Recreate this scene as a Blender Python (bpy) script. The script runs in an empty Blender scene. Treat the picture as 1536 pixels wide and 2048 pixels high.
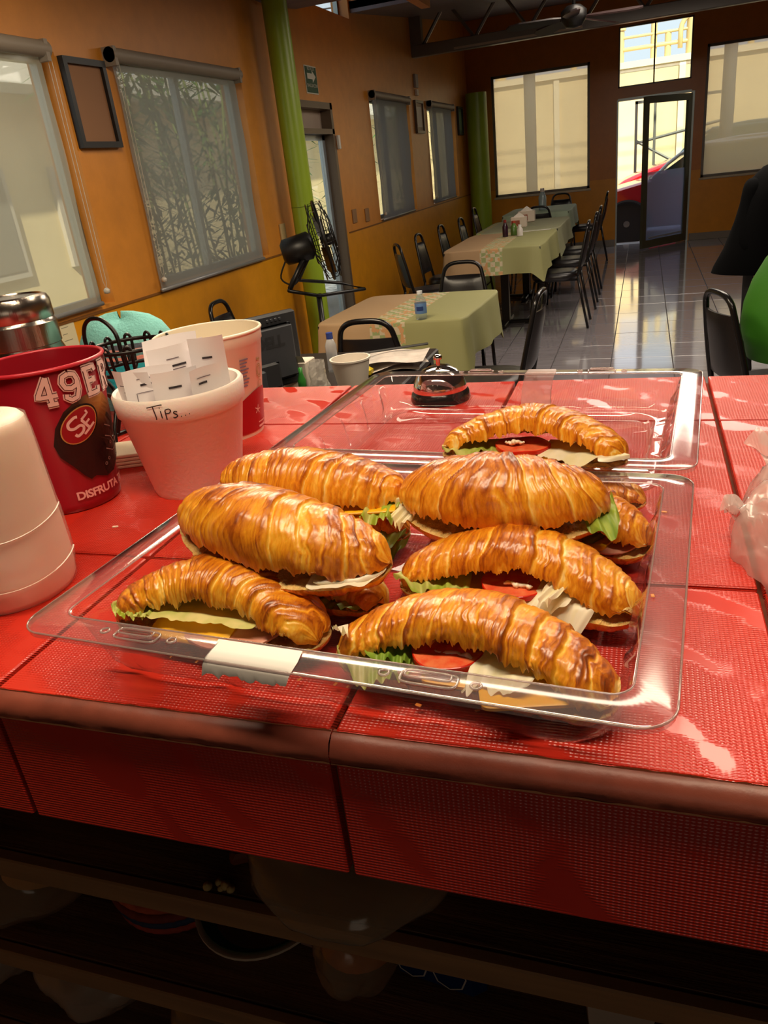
import bpy, bmesh, math, random
import numpy as np
from mathutils import Vector, Matrix, Euler
PI = math.pi
S = bpy.context.scene
C = S.collection
random.seed(7)

# ------------------------------------------------------------------ camera
cam_data = bpy.data.cameras.new('camera')
cam = bpy.data.objects.new('camera', cam_data); C.objects.link(cam)
cam_data.sensor_fit = 'VERTICAL'; cam_data.sensor_height = 36.0
cam_data.lens = 1519.0 / 2048.0 * 36.0
cam_data.clip_start = 0.02; cam_data.clip_end = 200
def unit(v):
    v = np.array(v, float); return v / np.linalg.norm(v)
_Y = unit((1290 - 768, -(278 - 1024), -1519)); _Z = -unit((1170 - 768, -(4400 - 1024), -1519))
_Z = unit(_Z - _Y * _Z.dot(_Y)); _X = np.cross(_Y, _Z)
CAMZ = 1.45
cam.matrix_world = Matrix(((*_X, 0.0), (*_Y, 0.0), (*_Z, CAMZ), (0, 0, 0, 1)))
S.camera = cam

# ------------------------------------------------------------------ view, world, sun, lamps, added fill lights
S.view_settings.view_transform = 'Standard'; S.view_settings.look = 'None'
S.view_settings.gamma = 1.0; S.view_settings.exposure = 0.0
S.view_settings.use_curve_mapping = False
S.cycles.max_bounces = 10; S.cycles.transparent_max_bounces = 24
S.cycles.diffuse_bounces = 4; S.cycles.glossy_bounces = 5
S.cycles.caustics_reflective = False; S.cycles.caustics_refractive = False
S.cycles.sample_clamp_indirect = 6.0
w = bpy.data.worlds.new('sky'); S.world = w; w.use_nodes = True
bg = w.node_tree.nodes['Background']
bg.inputs[0].default_value = (0.86, 0.93, 1.0, 1); bg.inputs[1].default_value = 1.3
def lamp(name, kind, loc, target, energy, color, size=(1, 1), angle=0.02):
    d = bpy.data.lights.new(name, kind); d.energy = energy; d.color = color
    if kind == 'AREA':
        d.shape = 'RECTANGLE'; d.size, d.size_y = size
    if kind == 'SUN': d.angle = angle
    o = bpy.data.objects.new(name, d); C.objects.link(o); o.location = loc
    o.rotation_euler = (Vector(target) - Vector(loc)).to_track_quat('-Z', 'Y').to_euler()
    return o
lamp('sun', 'SUN', (6, -8, 14), (0, 6, 0), 9.0, (1.0, 0.88, 0.68))
lamp('kitchen_lamp', 'AREA', (-0.20, 0.25, 2.25), (-0.20, 0.35, 1.15), 16, (1.0, 0.80, 0.55), (1.15, 0.10))
lamp('counter_lamp', 'AREA', (0.15, 1.80, 2.45), (0.15, 1.80, 0), 26, (1.0, 0.84, 0.62), (1.5, 0.45))
lamp('wall_side_lamp', 'AREA', (-1.2, 2.4, 2.5), (-1.2, 2.4, 0), 46, (1.0, 0.82, 0.58), (0.9, 0.5))
lamp('kitchen_back_fill', 'AREA', (0.2, -1.5, 1.35), (0.0, 0.4, 0.85), 1.25, (1.0, 0.84, 0.64), (1.2, 0.4))  # added fill behind the camera, lifts the dark shelves under the counter
lamp('dining_fill', 'AREA', (0.2, 5.2, 2.5), (0.2, 5.2, 0), 56, (1.0, 0.86, 0.70), (1.6, 1.0))  # added ceiling fill for the dining room, no fixture there
lamp('far_dining_fill', 'AREA', (0.2, 7.5, 2.72), (0.2, 7.5, 0), 44, (1.0, 0.86, 0.70), (1.6, 1.0))  # second added fill, brightens the far half of the room out of view

# ------------------------------------------------------------------ materials
def lin(h):
    h = h.lstrip('#'); o = []
    for i in (0, 2, 4):
        c = int(h[i:i + 2], 16) / 255
        o.append(c / 12.92 if c <= 0.04045 else ((c + 0.055) / 1.055) ** 2.4)
    return (*o, 1.0)
def col(c): return lin(c) if isinstance(c, str) else (*c, 1.0)
class NT:
    def __init__(s, m): s.t = m.node_tree; s.n = s.t.nodes; s.l = s.t.links
    def add(s, k, **kw):
        x = s.n.new(k)
        for a, b in kw.items(): setattr(x, a, b)
        return x
    def lk(s, a, b): s.l.new(a, b)
    def math(s, op, a, b=None, c=None):
        x = s.add('ShaderNodeMath', operation=op)
        for i, v in enumerate((a, b, c)):
            if v is None: continue
            if hasattr(v, 'node'): s.lk(v, x.inputs[i])
            else: x.inputs[i].default_value = v
        return x.outputs[0]
    def ramp(s, fac, stops):
        x = s.add('ShaderNodeValToRGB'); e = x.color_ramp.elements
        while len(e) > 1: e.remove(e[0])
        e[0].position = stops[0][0]; e[0].color = col(stops[0][1])
        for p, c in stops[1:]:
            k = e.new(p); k.color = col(c)
        s.lk(fac, x.inputs[0]); return x.outputs[0]
    def noise(s, scale, detail=3, rough=0.5, vec=None, dist=0.0):
        x = s.add('ShaderNodeTexNoise'); x.inputs['Scale'].default_value = scale
        x.inputs['Detail'].default_value = detail; x.inputs['Roughness'].default_value = rough
        x.inputs['Distortion'].default_value = dist
        if vec is not None: s.lk(vec, x.inputs['Vector'])
        return x.outputs['Fac']
    def coords(s, scale=(1, 1, 1), kind='Object'):
        t = s.add('ShaderNodeTexCoord'); m = s.add('ShaderNodeMapping'); m.inputs['Scale'].default_value = scale
        s.lk(t.outputs[kind], m.inputs[0]); return m.outputs[0]
def mat(name, c, rough=0.5, metal=0.0, var=0.0, vscale=8, vstretch=(1, 1, 1), bump=0.0, bscale=40, bstretch=None,
        trans=0.0, coat=0.0, emit=None, estr=0.0, sss=0.0, c2=None, spec=0.5):
    m = bpy.data.materials.new(name); m.use_nodes = True; t = NT(m); b = t.n['Principled BSDF']
    b.inputs['Base Color'].default_value = col(c); b.inputs['Roughness'].default_value = rough
    b.inputs['Metallic'].default_value = metal; b.inputs['Coat Weight'].default_value = coat
    b.inputs['Coat Roughness'].default_value = 0.08; b.inputs['Specular IOR Level'].default_value = spec
    b.inputs['Transmission Weight'].default_value = trans
    if sss: b.inputs['Subsurface Weight'].default_value = sss; b.inputs['Subsurface Scale'].default_value = 0.01
    if emit: b.inputs['Emission Color'].default_value = col(emit); b.inputs['Emission Strength'].default_value = estr
    if var or c2:
        co = t.coords(vstretch); n = t.noise(vscale, 5, 0.55, co)
        a = col(c); d = col(c2) if c2 else tuple([max(0, x * (1 - var)) for x in a[:3]] + [1])
        e = a if c2 else tuple([min(1, x * (1 + var * 0.6)) for x in a[:3]] + [1])
        r = t.add('ShaderNodeValToRGB'); r.color_ramp.elements[0].position = 0.32; r.color_ramp.elements[1].position = 0.68
        r.color_ramp.elements[0].color = d; r.color_ramp.elements[1].color = e
        t.lk(n, r.inputs[0]); t.lk(r.outputs[0], b.inputs['Base Color'])
    if bump:
        n = t.noise(bscale, 4, 0.6, t.coords(bstretch or (1, 1, 1)))
        k = t.add('ShaderNodeBump'); k.inputs['Strength'].default_value = bump; k.inputs['Distance'].default_value = 0.004
        t.lk(n, k.inputs['Height']); t.lk(k.outputs[0], b.inputs['Normal'])
    return m
def film(name, tint, transp, rough=0.05, milky=0.0, ior=1.5, milk_col='#ffffff', gl=1.0):
    """thin clear sheet: straight-through light, a little milky scatter, Fresnel gloss"""
    m = bpy.data.materials.new(name); m.use_nodes = True; t = NT(m); t.n.clear()
    out = t.add('ShaderNodeOutputMaterial'); tr = t.add('ShaderNodeBsdfTransparent'); tr.inputs[0].default_value = col(tint)
    gl_ = t.add('ShaderNodeBsdfGlossy'); gl_.inputs['Roughness'].default_value = rough
    ge = t.add('ShaderNodeNewGeometry'); dt = t.add('ShaderNodeVectorMath', operation='DOT_PRODUCT'); t.lk(ge.outputs['Normal'], dt.inputs[0]); t.lk(ge.outputs['Incoming'], dt.inputs[1])
    f0 = ((ior - 1) / (ior + 1)) ** 2; cth = t.math('ABSOLUTE', dt.outputs['Value'])
    f = t.math('ADD', t.math('MULTIPLY', t.math('POWER', t.math('SUBTRACT', 1.0, cth), 5.0), 1 - f0), f0)
    f = t.math('MINIMUM', t.math('MULTIPLY', f, gl), 0.9)
    base = tr.outputs[0]
    if milky:
        d = t.add('ShaderNodeBsdfDiffuse'); d.inputs[0].default_value = col(milk_col)
        tl = t.add('ShaderNodeBsdfTranslucent'); tl.inputs[0].default_value = col(milk_col)
        a = t.add('ShaderNodeMixShader'); a.inputs[0].default_value = 0.45; t.lk(d.outputs[0], a.inputs[1]); t.lk(tl.outputs[0], a.inputs[2])
        x = t.add('ShaderNodeMixShader'); x.inputs[0].default_value = milky; t.lk(base, x.inputs[1]); t.lk(a.outputs[0], x.inputs[2]); base = x.outputs[0]
    y = t.add('ShaderNodeMixShader'); t.lk(f, y.inputs[0]); t.lk(base, y.inputs[1]); t.lk(gl_.outputs[0], y.inputs[2])
    t.lk(y.outputs[0], out.inputs[0]); return m
def two_tone(name, c, w_, rough=0.5, transluc=0.3):
    """thin leaf or paper: diffuse plus translucent, colour from the 'tone' attribute between c and w_"""
    m = bpy.data.materials.new(name); m.use_nodes = True; t = NT(m); b = t.n['Principled BSDF']
    at = t.add('ShaderNodeAttribute'); at.attribute_name = 'tone'
    r = t.ramp(at.outputs['Fac'], [(0.0, c), (1.0, w_)]); t.lk(r, b.inputs['Base Color']); b.inputs['Roughness'].default_value = rough
    tl = t.add('ShaderNodeBsdfTranslucent'); t.lk(r, tl.inputs[0])
    x = t.add('ShaderNodeMixShader'); x.inputs[0].default_value = transluc
    t.lk(b.outputs[0], x.inputs[1]); t.lk(tl.outputs[0], x.inputs[2]); t.lk(x.outputs[0], t.n['Material Output'].inputs[0])
    return m

# ------------------------------------------------------------------ geometry helpers
def rotz(a): c, s = math.cos(a), math.sin(a); return np.array([[c, -s, 0], [s, c, 0], [0, 0, 1]])
class MB:
    def __init__(s): s.v = []; s.f = []; s.m = []
    def _add(s, V, F, mi=0):
        o = len(s.v); s.v += [tuple(map(float, p)) for p in V]; s.f += [tuple(i + o for i in f) for f in F]; s.m += [mi] * len(F); return s
    def box(s, a, b, mi=0, bev=0.0):
        x0, y0, z0 = a; x1, y1, z1 = b
        if bev:
            e = bev; V = []; 
            for z, i in ((z0, e), (z0 + e, 0), (z1 - e, 0), (z1, e)):
                X0, X1, Y0, Y1 = x0 + i, x1 - i, y0 + i, y1 - i
                V += [(X0 + e, Y0, z), (X1 - e, Y0, z), (X1, Y0 + e, z), (X1, Y1 - e, z), (X1 - e, Y1, z), (X0 + e, Y1, z), (X0, Y1 - e, z), (X0, Y0 + e, z)]
            F = [tuple(range(7, -1, -1)), tuple(range(24, 32))]
            for r in range(3):
                for k in range(8): F.append((r * 8 + k, r * 8 + (k + 1) % 8, (r + 1) * 8 + (k + 1) % 8, (r + 1) * 8 + k))
            return s._add(V, F, mi)
        V = [(x0, y0, z0), (x1, y0, z0), (x1, y1, z0), (x0, y1, z0), (x0, y0, z1), (x1, y0, z1), (x1, y1, z1), (x0, y1, z1)]
        return s._add(V, [(3, 2, 1, 0), (4, 5, 6, 7), (0, 1, 5, 4), (1, 2, 6, 5), (2, 3, 7, 6), (3, 0, 4, 7)], mi)
    def tube(s, pts, r, n=8, mi=0, closed=False, caps=True):
        P = [np.array(p, float) for p in pts]; N = len(P); rr = r if hasattr(r, '__len__') else [r] * N
        T = []
        for i in range(N):
            a = P[(i - 1) % N] if (closed or i > 0) else P[i]; b = P[(i + 1) % N] if (closed or i < N - 1) else P[i]
            d = b - a; T.append(d / (np.linalg.norm(d) + 1e-12))
        u = np.cross(T[0], (0, 0, 1)); 
        if np.linalg.norm(u) < 1e-3: u = np.cross(T[0], (0, 1, 0))
        u /= np.linalg.norm(u); V = []
        for i in range(N):
            u = u - T[i] * u.dot(T[i]); u /= np.linalg.norm(u) + 1e-12; w_ = np.cross(T[i], u)
            for k in range(n):
                a = 2 * PI * k / n; V.append(P[i] + rr[i] * (math.cos(a) * u + math.sin(a) * w_))
        F = []
        for i in range(N if closed else N - 1):
            for k in range(n):
                j = (i + 1) % N; F.append((i * n + k, i * n + (k + 1) % n, j * n + (k + 1) % n, j * n + k))
        if caps and not closed: F += [tuple(range(n - 1, -1, -1)), tuple((N - 1) * n + k for k in range(n))]
        return s._add(V, F, mi)
    def lathe(s, prof, n=32, o=(0, 0, 0), mi=0, a0=0, a1=2 * PI):
        V = []; full = abs(a1 - a0 - 2 * PI) < 1e-6; m = n if full else n + 1
        for r, z in prof:
            for k in range(m):
                a = a0 + (a1 - a0) * k / n; V.append((o[0] + r * math.cos(a), o[1] + r * math.sin(a), o[2] + z))
        F = []
        for i in range(len(prof) - 1):
            for k in range(n):
                F.append((i * m + k, i * m + (k + 1) % m, (i + 1) * m + (k + 1) % m, (i + 1) * m + k))
        return s._add(V, F, mi)
    def grid(s, P, mi=0, wrap=False):
        """P array nu x nv x 3"""
        nu, nv = P.shape[:2]; F = []
        for i in range(nu - 1):
            for j in range(nv if wrap else nv - 1):
                F.append((i * nv + j, i * nv + (j + 1) % nv, (i + 1) * nv + (j + 1) % nv, (i + 1) * nv + j))
        return s._add(P.reshape(-1, 3), F, mi)
    def prism(s, poly, axis, a, b, mi=0):
        """extrude 2D polygon along axis from a to b"""
        n = len(poly); V = []
        for t in (a, b):
            for p, q in poly:
                V.append({'x': (t, p, q), 'y': (p, t, q), 'z': (p, q, t)}[axis])
        F = [tuple(range(n)), tuple(range(2 * n - 1, n - 1, -1))] + [(k, k + n, (k + 1) % n + n, (k + 1) % n) for k in range(n)]
        return s._add(V, F, mi)
    def tf(s, M=None, loc=(0, 0, 0)):
        A = np.array(s.v, float)
        if M is not None: A = A @ np.array(M, float).T
        A = A + np.array(loc, float); s.v = [tuple(p) for p in A]; return s
    def build(s, name, m=None, parent=None, smooth=False, loc=None, world=False, fix=True, sharp=None, attr=None):
        me = bpy.data.meshes.new(name); V = s.v
        if world and parent is not None:
            L = parent.location; q = parent
            while q.parent: q = q.parent; L = L + q.location
            V = [(p[0] - L[0], p[1] - L[1], p[2] - L[2]) for p in V]
        me.from_pydata(V, [], s.f)
        for x in (m if isinstance(m, (list, tuple)) else [m]):
            if x: me.materials.append(x)
        if any(s.m): me.polygons.foreach_set('material_index', s.m)
        if fix:
            bm = bmesh.new(); bm.from_mesh(me); bmesh.ops.recalc_face_normals(bm, faces=bm.faces); bm.to_mesh(me); bm.free()
        if smooth:
            me.polygons.foreach_set('use_smooth', [True] * len(me.polygons))
            if sharp: 
                bm = bmesh.new(); bm.from_mesh(me)
                for e in bm.edges:
                    if len(e.link_faces) == 2 and e.calc_face_angle(0) > sharp: e.smooth = False
                bm.to_mesh(me); bm.free()
        if attr is not None:
            a = me.attributes.new('tone', 'FLOAT', 'POINT'); a.data.foreach_set('value', np.asarray(attr, float).ravel())
        me.update()
        o = bpy.data.objects.new(name, me); C.objects.link(o)
        if loc is not None: o.location = loc
        if parent is not None: o.parent = parent
        return o
def thing(name, label, cat, loc=(0, 0, 0), rz=0.0, group=None):
    o = bpy.data.objects.new(name, None); C.objects.link(o); o.empty_display_size = 0.05
    o.location = loc; o.rotation_euler = (0, 0, rz); o['label'] = label; o['category'] = cat
    if group: o['group'] = group
    return o
def tag(o, label, cat, group=None, kind=None):
    o['label'] = label; o['category'] = cat
    if group: o['group'] = group
    if kind: o['kind'] = kind
    return o
def struct(o, label=None):
    o['kind'] = 'structure'
    if label: o['label'] = label; 
    return o
def dup(root, loc, rz, label=None, group=None):
    r = root.copy(); C.objects.link(r); r.location = loc; r.rotation_euler = (0, 0, rz)
    if label: r['label'] = label
    if group: r['group'] = group
    for ch in list(root.children):
        c = ch.copy(); C.objects.link(c); c.parent = r
        for g in ch.children:
            d = g.copy(); C.objects.link(d); d.parent = c
    return r
def hash3(i, j, k, seed):
    h = (i.astype(np.int64) * 374761393 + j.astype(np.int64) * 668265263 + k.astype(np.int64) * 2147483647 + seed * 1274126177) & 0xFFFFFFFF
    h = ((h ^ (h >> 13)) * 1274126177) & 0xFFFFFFFF
    h = h ^ (h >> 16); return (h & 0xFFFF) / 65535.0 * 2 - 1
def vnoise(x, y, z, seed=0):
    x, y, z = np.broadcast_arrays(np.asarray(x, float), np.asarray(y, float), np.asarray(z, float))
    i, j, k = np.floor(x), np.floor(y), np.floor(z); u, v, w_ = x - i, y - j, z - k
    u, v, w_ = [t * t * (3 - 2 * t) for t in (u, v, w_)]; r = 0
    for a in (0, 1):
        for b in (0, 1):
            for c in (0, 1):
                r = r + hash3(i + a, j + b, k + c, seed) * (u if a else 1 - u) * (v if b else 1 - v) * (w_ if c else 1 - w_)
    return r
def fnoise(x, y, z, seed=0, o=3):
    r = 0; a = 1; 
    for q in range(o): r = r + a * vnoise(x * 2 ** q, y * 2 ** q, z * 2 ** q, seed + q * 17); a *= 0.5
    return r
def lerp(a, b, t): return a + (b - a) * t
def smooth_path(P, sub=6):
    P = [np.array(p, float) for p in P]; out = []
    for i in range(len(P) - 1):
        a = P[max(i - 1, 0)]; b = P[i]; c = P[i + 1]; d = P[min(i + 2, len(P) - 1)]
        for k in range(sub):
            t = k / sub; out.append(0.5 * ((2 * b) + (-a + c) * t + (2 * a - 5 * b + 4 * c - d) * t * t + (-a + 3 * b - 3 * c + d) * t ** 3))
    out.append(P[-1]); return out
# ------------------------------------------------------------------ room shell
WX = -2.566; FY = 12.836; RX = 5.0; BY = -2.2; GW = 0.955       # left wall plane, far wall plane, right wall, kitchen back wall, groove height
def wall_mat(name, top, low, rough=0.38):
    m = mat(name, top, rough, bump=0.12, bscale=60); t = NT(m); b = t.n['Principled BSDF']
    g = t.add('ShaderNodeNewGeometry'); sx = t.add('ShaderNodeSeparateXYZ'); t.lk(g.outputs['Position'], sx.inputs[0])
    st = t.math('GREATER_THAN', sx.outputs[2], GW + 0.012)
    n = t.noise(1.3, 6, 0.6, g.outputs['Position']); n2 = t.noise(9, 4, 0.6, g.outputs['Position'])
    mx = t.add('ShaderNodeMix', data_type='RGBA'); t.lk(st, mx.inputs[0]); mx.inputs[6].default_value = col(low); mx.inputs[7].default_value = col(top)
    k = t.math('ADD', t.math('MULTIPLY', t.math('ADD', n, n2), 0.35), 0.65)
    v = t.add('ShaderNodeMix', data_type='RGBA', blend_type='MULTIPLY'); v.inputs[0].default_value = 1
    cc = t.add('ShaderNodeCombineColor'); [t.lk(k, cc.inputs[i]) for i in range(3)]
    t.lk(mx.outputs[2], v.inputs[6]); t.lk(cc.outputs[0], v.inputs[7]); t.lk(v.outputs[2], b.inputs['Base Color'])
    return m
M_wall = wall_mat('orange_paint', '#c9822e', '#d08a10')
M_wall_f = wall_mat('orange_paint_shaded', '#b96f22', '#cc8410', 0.32)  # darker copy of the wall orange: backlit shade put into the colour
M_ceil = mat('grey_ceiling', '#6d6670', 0.5, var=0.12, vscale=1.5)
M_white = mat('kitchen_wall_paint', '#5e4c3a', 0.6)
M_green = mat('lime_paint', '#93ad2c', 0.35, var=0.1, vscale=3)
M_alu = mat('aluminium', '#8f9694', 0.35, 0.8)
M_frame = mat('window_frame_grey', '#6a6258', 0.4, 0.3)
M_steel = mat('dark_steel', '#6e6a66', 0.35, 0.3)
M_black = mat('black_plastic', '#141212', 0.4)
M_blackm = mat('black_metal', '#171514', 0.32, 0.3)

def wall_with_holes(axis, pos, thick, u0, u1, z0, z1, holes, m, name):
    """wall slab in plane axis=pos, extent u (the other horizontal axis) and z, rectangular holes cut as grid cells"""
    us = sorted({u0, u1, *[h[0] for h in holes], *[h[1] for h in holes]}); zs = sorted({z0, z1, *[h[2] for h in holes], *[h[3] for h in holes]})
    def solid(i, j):
        if i < 0 or j < 0 or i >= len(us) - 1 or j >= len(zs) - 1: return False
        a = (us[i] + us[i + 1]) / 2; b = (zs[j] + zs[j + 1]) / 2
        return not any(h[0] < a < h[1] and h[2] < b < h[3] for h in holes)
    def P(u, t, z): return (t, u, z) if axis == 'x' else (u, t, z)
    B = MB()
    for i in range(len(us) - 1):
        for j in range(len(zs) - 1):
            if not solid(i, j): continue
            a, b, c, d = us[i], us[i + 1], zs[j], zs[j + 1]; p, q = pos, pos + thick
            for t in (p, q): B._add([P(a, t, c), P(b, t, c), P(b, t, d), P(a, t, d)], [(0, 1, 2, 3)])
            if not solid(i - 1, j): B._add([P(a, p, c), P(a, q, c), P(a, q, d), P(a, p, d)], [(0, 1, 2, 3)])
            if not solid(i + 1, j): B._add([P(b, p, c), P(b, q, c), P(b, q, d), P(b, p, d)], [(0, 1, 2, 3)])
            if not solid(i, j - 1): B._add([P(a, p, c), P(b, p, c), P(b, q, c), P(a, q, c)], [(0, 1, 2, 3)])
            if not solid(i, j + 1): B._add([P(a, p, d), P(b, p, d), P(b, q, d), P(a, q, d)], [(0, 1, 2, 3)])
    o = B.build(name, m, fix=False)
    bm = bmesh.new(); bm.from_mesh(o.data); bmesh.ops.remove_doubles(bm, verts=bm.verts, dist=1e-5); bmesh.ops.recalc_face_normals(bm, faces=bm.faces); bm.to_mesh(o.data); bm.free()
    return struct(o)
def boxobj(name, a, b, m, parent=None, bev=0.0, world=False):
    return MB().box(a, b, bev=bev).build(name, m, parent, world=world)

# left wall openings (y0, y1, z0, z1)
LW = [(1.7, 3.40, 0.985, 2.10), (3.86, 5.27, 0.985, 2.115), (6.06, 6.93, 0.0, 2.02), (7.99, 9.46, 0.985, 2.115), (10.28, 11.86, 0.985, 2.115), (6.45, 7.66, 2.72, 3.45)]
wl = wall_with_holes('x', WX, -0.16, BY, FY + 0.16, 0, 3.8, LW, M_wall, 'wall_left')
wg = boxobj('trim_1', (WX, BY, GW), (WX + 0.006, 6.0, GW + 0.012), mat('groove_brown', '#7a4a10', 0.5)); struct(wg)
wg = boxobj('trim_2', (WX, 7.0, GW), (WX + 0.006, FY, GW + 0.012), mat('groove_brown_far', '#7a4a10', 0.5)); struct(wg)
# far wall openings
FW = [(-2.20, -0.775, 0.865, 2.53), (-0.385, 0.605, 0.0, 1.99), (-0.385, 0.590, 2.145, 2.90), (0.775, 2.35, 0.855, 2.53)]
wf = wall_with_holes('y', FY, 0.16, WX - 0.16, RX, 0, 4.0, FW, M_wall_f, 'wall_far')
struct(boxobj('wall_right', (RX, BY, 0), (RX + 0.16, FY, 4.0), M_wall))
struct(boxobj('wall_back', (WX, BY - 0.16, 0), (RX, BY, 4.0), M_white))
struct(boxobj('baseboard_far', (-2.56, FY - 0.014, 0), (-0.40, FY, 0.10), mat('baseboard_grey', '#7d756c', 0.3), bev=0.003))
struct(boxobj('baseboard_far_right', (0.66, FY - 0.014, 0), (RX, FY, 0.10), bpy.data.materials['baseboard_grey'], bev=0.003))

# ceiling: flat over kitchen and first bay, then a higher sloping roof with a light well at the clerestory window
B = MB(); B.box((WX - .16, BY - .16, 2.60), (RX + .16, 6.0, 2.70)); struct(B.build('ceiling', M_ceil))
def slab(x0, x1, y0, y1, name):
    z = lambda y: 2.60 + 0.10 * (y - 6.0)
    V = [(x0, y0, z(y0)), (x1, y0, z(y0)), (x1, y1, z(y1)), (x0, y1, z(y1))]; V += [(a, b, c + 0.09) for a, b, c in V]
    B = MB(); B._add(V, [(0, 1, 2, 3), (7, 6, 5, 4), (0, 4, 5, 1), (1, 5, 6, 2), (2, 6, 7, 3), (3, 7, 4, 0)]); return struct(B.build(name, M_ceil))
slab(WX - .16, RX + .16, 6.0, 6.42, 'ceiling_strip'); slab(WX - .16, RX + .16, 7.70, FY + .2, 'ceiling_far'); slab(-1.9, RX + .16, 6.42, 7.70, 'ceiling_middle')
B = MB(); B.box((-1.9, 6.42, 2.70), (-1.82, 7.70, 3.6)); B.box((WX - .1, 6.34, 2.70), (-1.82, 6.42, 3.6)); B.box((WX - .1, 7.70, 2.80), (-1.82, 7.78, 3.6)); B.box((WX - .1, 6.3, 3.55), (-1.82, 7.8, 3.65))
struct(B.build('light_well', M_wall))

# floor: glossy grey ceramic tiles, real joints
M_tile = mat('grey_floor_tile', '#8d878c', 0.07, coat=.5, var=0.18, vscale=3.5, vstretch=(0.5, 6, 1), spec=0.8, bump=0.04, bscale=7)
M_grout = mat('floor_grout', '#3c383a', 0.7)
fl = boxobj('floor', (WX - .16, BY, -0.06), (RX, FY + .16, -0.003), M_grout); struct(fl)
ts = 0.42; n_t = 0; tile_me = MB().box((0.003, 0.003, -0.012), (ts - 0.003, ts - 0.003, 0.0), bev=0.0012)
tm = None; far = MB()
for iy in range(0, 31):
    for ix in range(-6, 6):
        x = -0.19 + ix * ts; y = 0.36 + iy * ts
        if x < WX - 0.1 or x > 2.2 or y + ts > FY + 0.3: continue
        vis = (2.6 < y < 12.6) and (-1.5 < x < 0.75)
        if vis and n_t < 300:
            if tm is None:
                o = tile_me.build('floor_tile', M_tile, fl); tm = o.data
            else:
                o = bpy.data.objects.new('floor_tile', tm); C.objects.link(o); o.parent = fl
            o.location = (x, y, 0); o.rotation_euler = (random.uniform(-.0012, .0012), random.uniform(-.0012, .0012), 0); n_t += 1
        else: far.box((x + .003, y + .003, -0.012), (x + ts - .003, min(y + ts, FY + .1) - .003, 0.0))
o = far.build('floor_tiling', M_tile, fl); o['kind'] = 'stuff'

# columns
def column(x, y, r, z, label):
    t = thing('column', label, 'column', (x, y, 0))
    MB().lathe([(0, 0.002), (r, 0.002), (r, z), (0, z)], 40).build('shaft', M_green, t, smooth=True, sharp=0.8)
    return t
COL1 = column(-2.40, 5.62, 0.085, 2.60, 'lime green round column standing beside the glass side door')
MB().tube([(0.0865 * math.cos(a), 0.0865 * math.sin(a), 1.27) for a in np.linspace(0, 2 * PI, 32)[:-1]], 0.0015, 5, closed=True).build('band', mat('dark_green', '#4c6414', 0.5), COL1)
MB().tube([(0.0865 * math.cos(a), 0.0865 * math.sin(a), 1.07) for a in np.linspace(0, 2 * PI, 32)[:-1]], 0.0015, 5, closed=True).build('band', bpy.data.materials['dark_green'], COL1)
column(-2.38, 12.55, 0.155, 2.33, 'lime green round column in the far left corner')

# windows of the left wall with roller blinds
def blind_mat(name, c, transp, transl):
    m = bpy.data.materials.new(name); m.use_nodes = True; t = NT(m); t.n.clear(); out = t.add('ShaderNodeOutputMaterial')
    d = t.add('ShaderNodeBsdfDiffuse'); d.inputs[0].default_value = col(c); tl = t.add('ShaderNodeBsdfTranslucent'); tl.inputs[0].default_value = col(c)
    tr = t.add('ShaderNodeBsdfTransparent'); gl = t.add('ShaderNodeBsdfGlossy'); gl.inputs[1].default_value = 0.35
    a = t.add('ShaderNodeMixShader'); a.inputs[0].default_value = transl; t.lk(d.outputs[0], a.inputs[1]); t.lk(tl.outputs[0], a.inputs[2])
    g = t.add('ShaderNodeMixShader'); g.inputs[0].default_value = 0.04; t.lk(a.outputs[0], g.inputs[1]); t.lk(gl.outputs[0], g.inputs[2])
    b = t.add('ShaderNodeMixShader'); b.inputs[0].default_value = transp; t.lk(g.outputs[0], b.inputs[1]); t.lk(tr.outputs[0], b.inputs[2]); t.lk(b.outputs[0], out.inputs[0]); return m
M_bl1 = blind_mat('screen_fabric_light', '#cfcab8', 0.50, 0.6); M_bl2 = blind_mat('screen_fabric_grey', '#9b9c97', 0.24, 0.4); M_bl3 = blind_mat('screen_fabric_dark', '#74757a', 0.05, 0.3)
M_bl4 = blind_mat('frosted_film', '#cfc2a0', 0.40, 0.7)
M_glass = film('window_glass', '#eef3f3', 1, 0.02, 0.0, 1.45)
M_roll = mat('blind_tube_grey', '#857a6e', 0.5)
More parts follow.
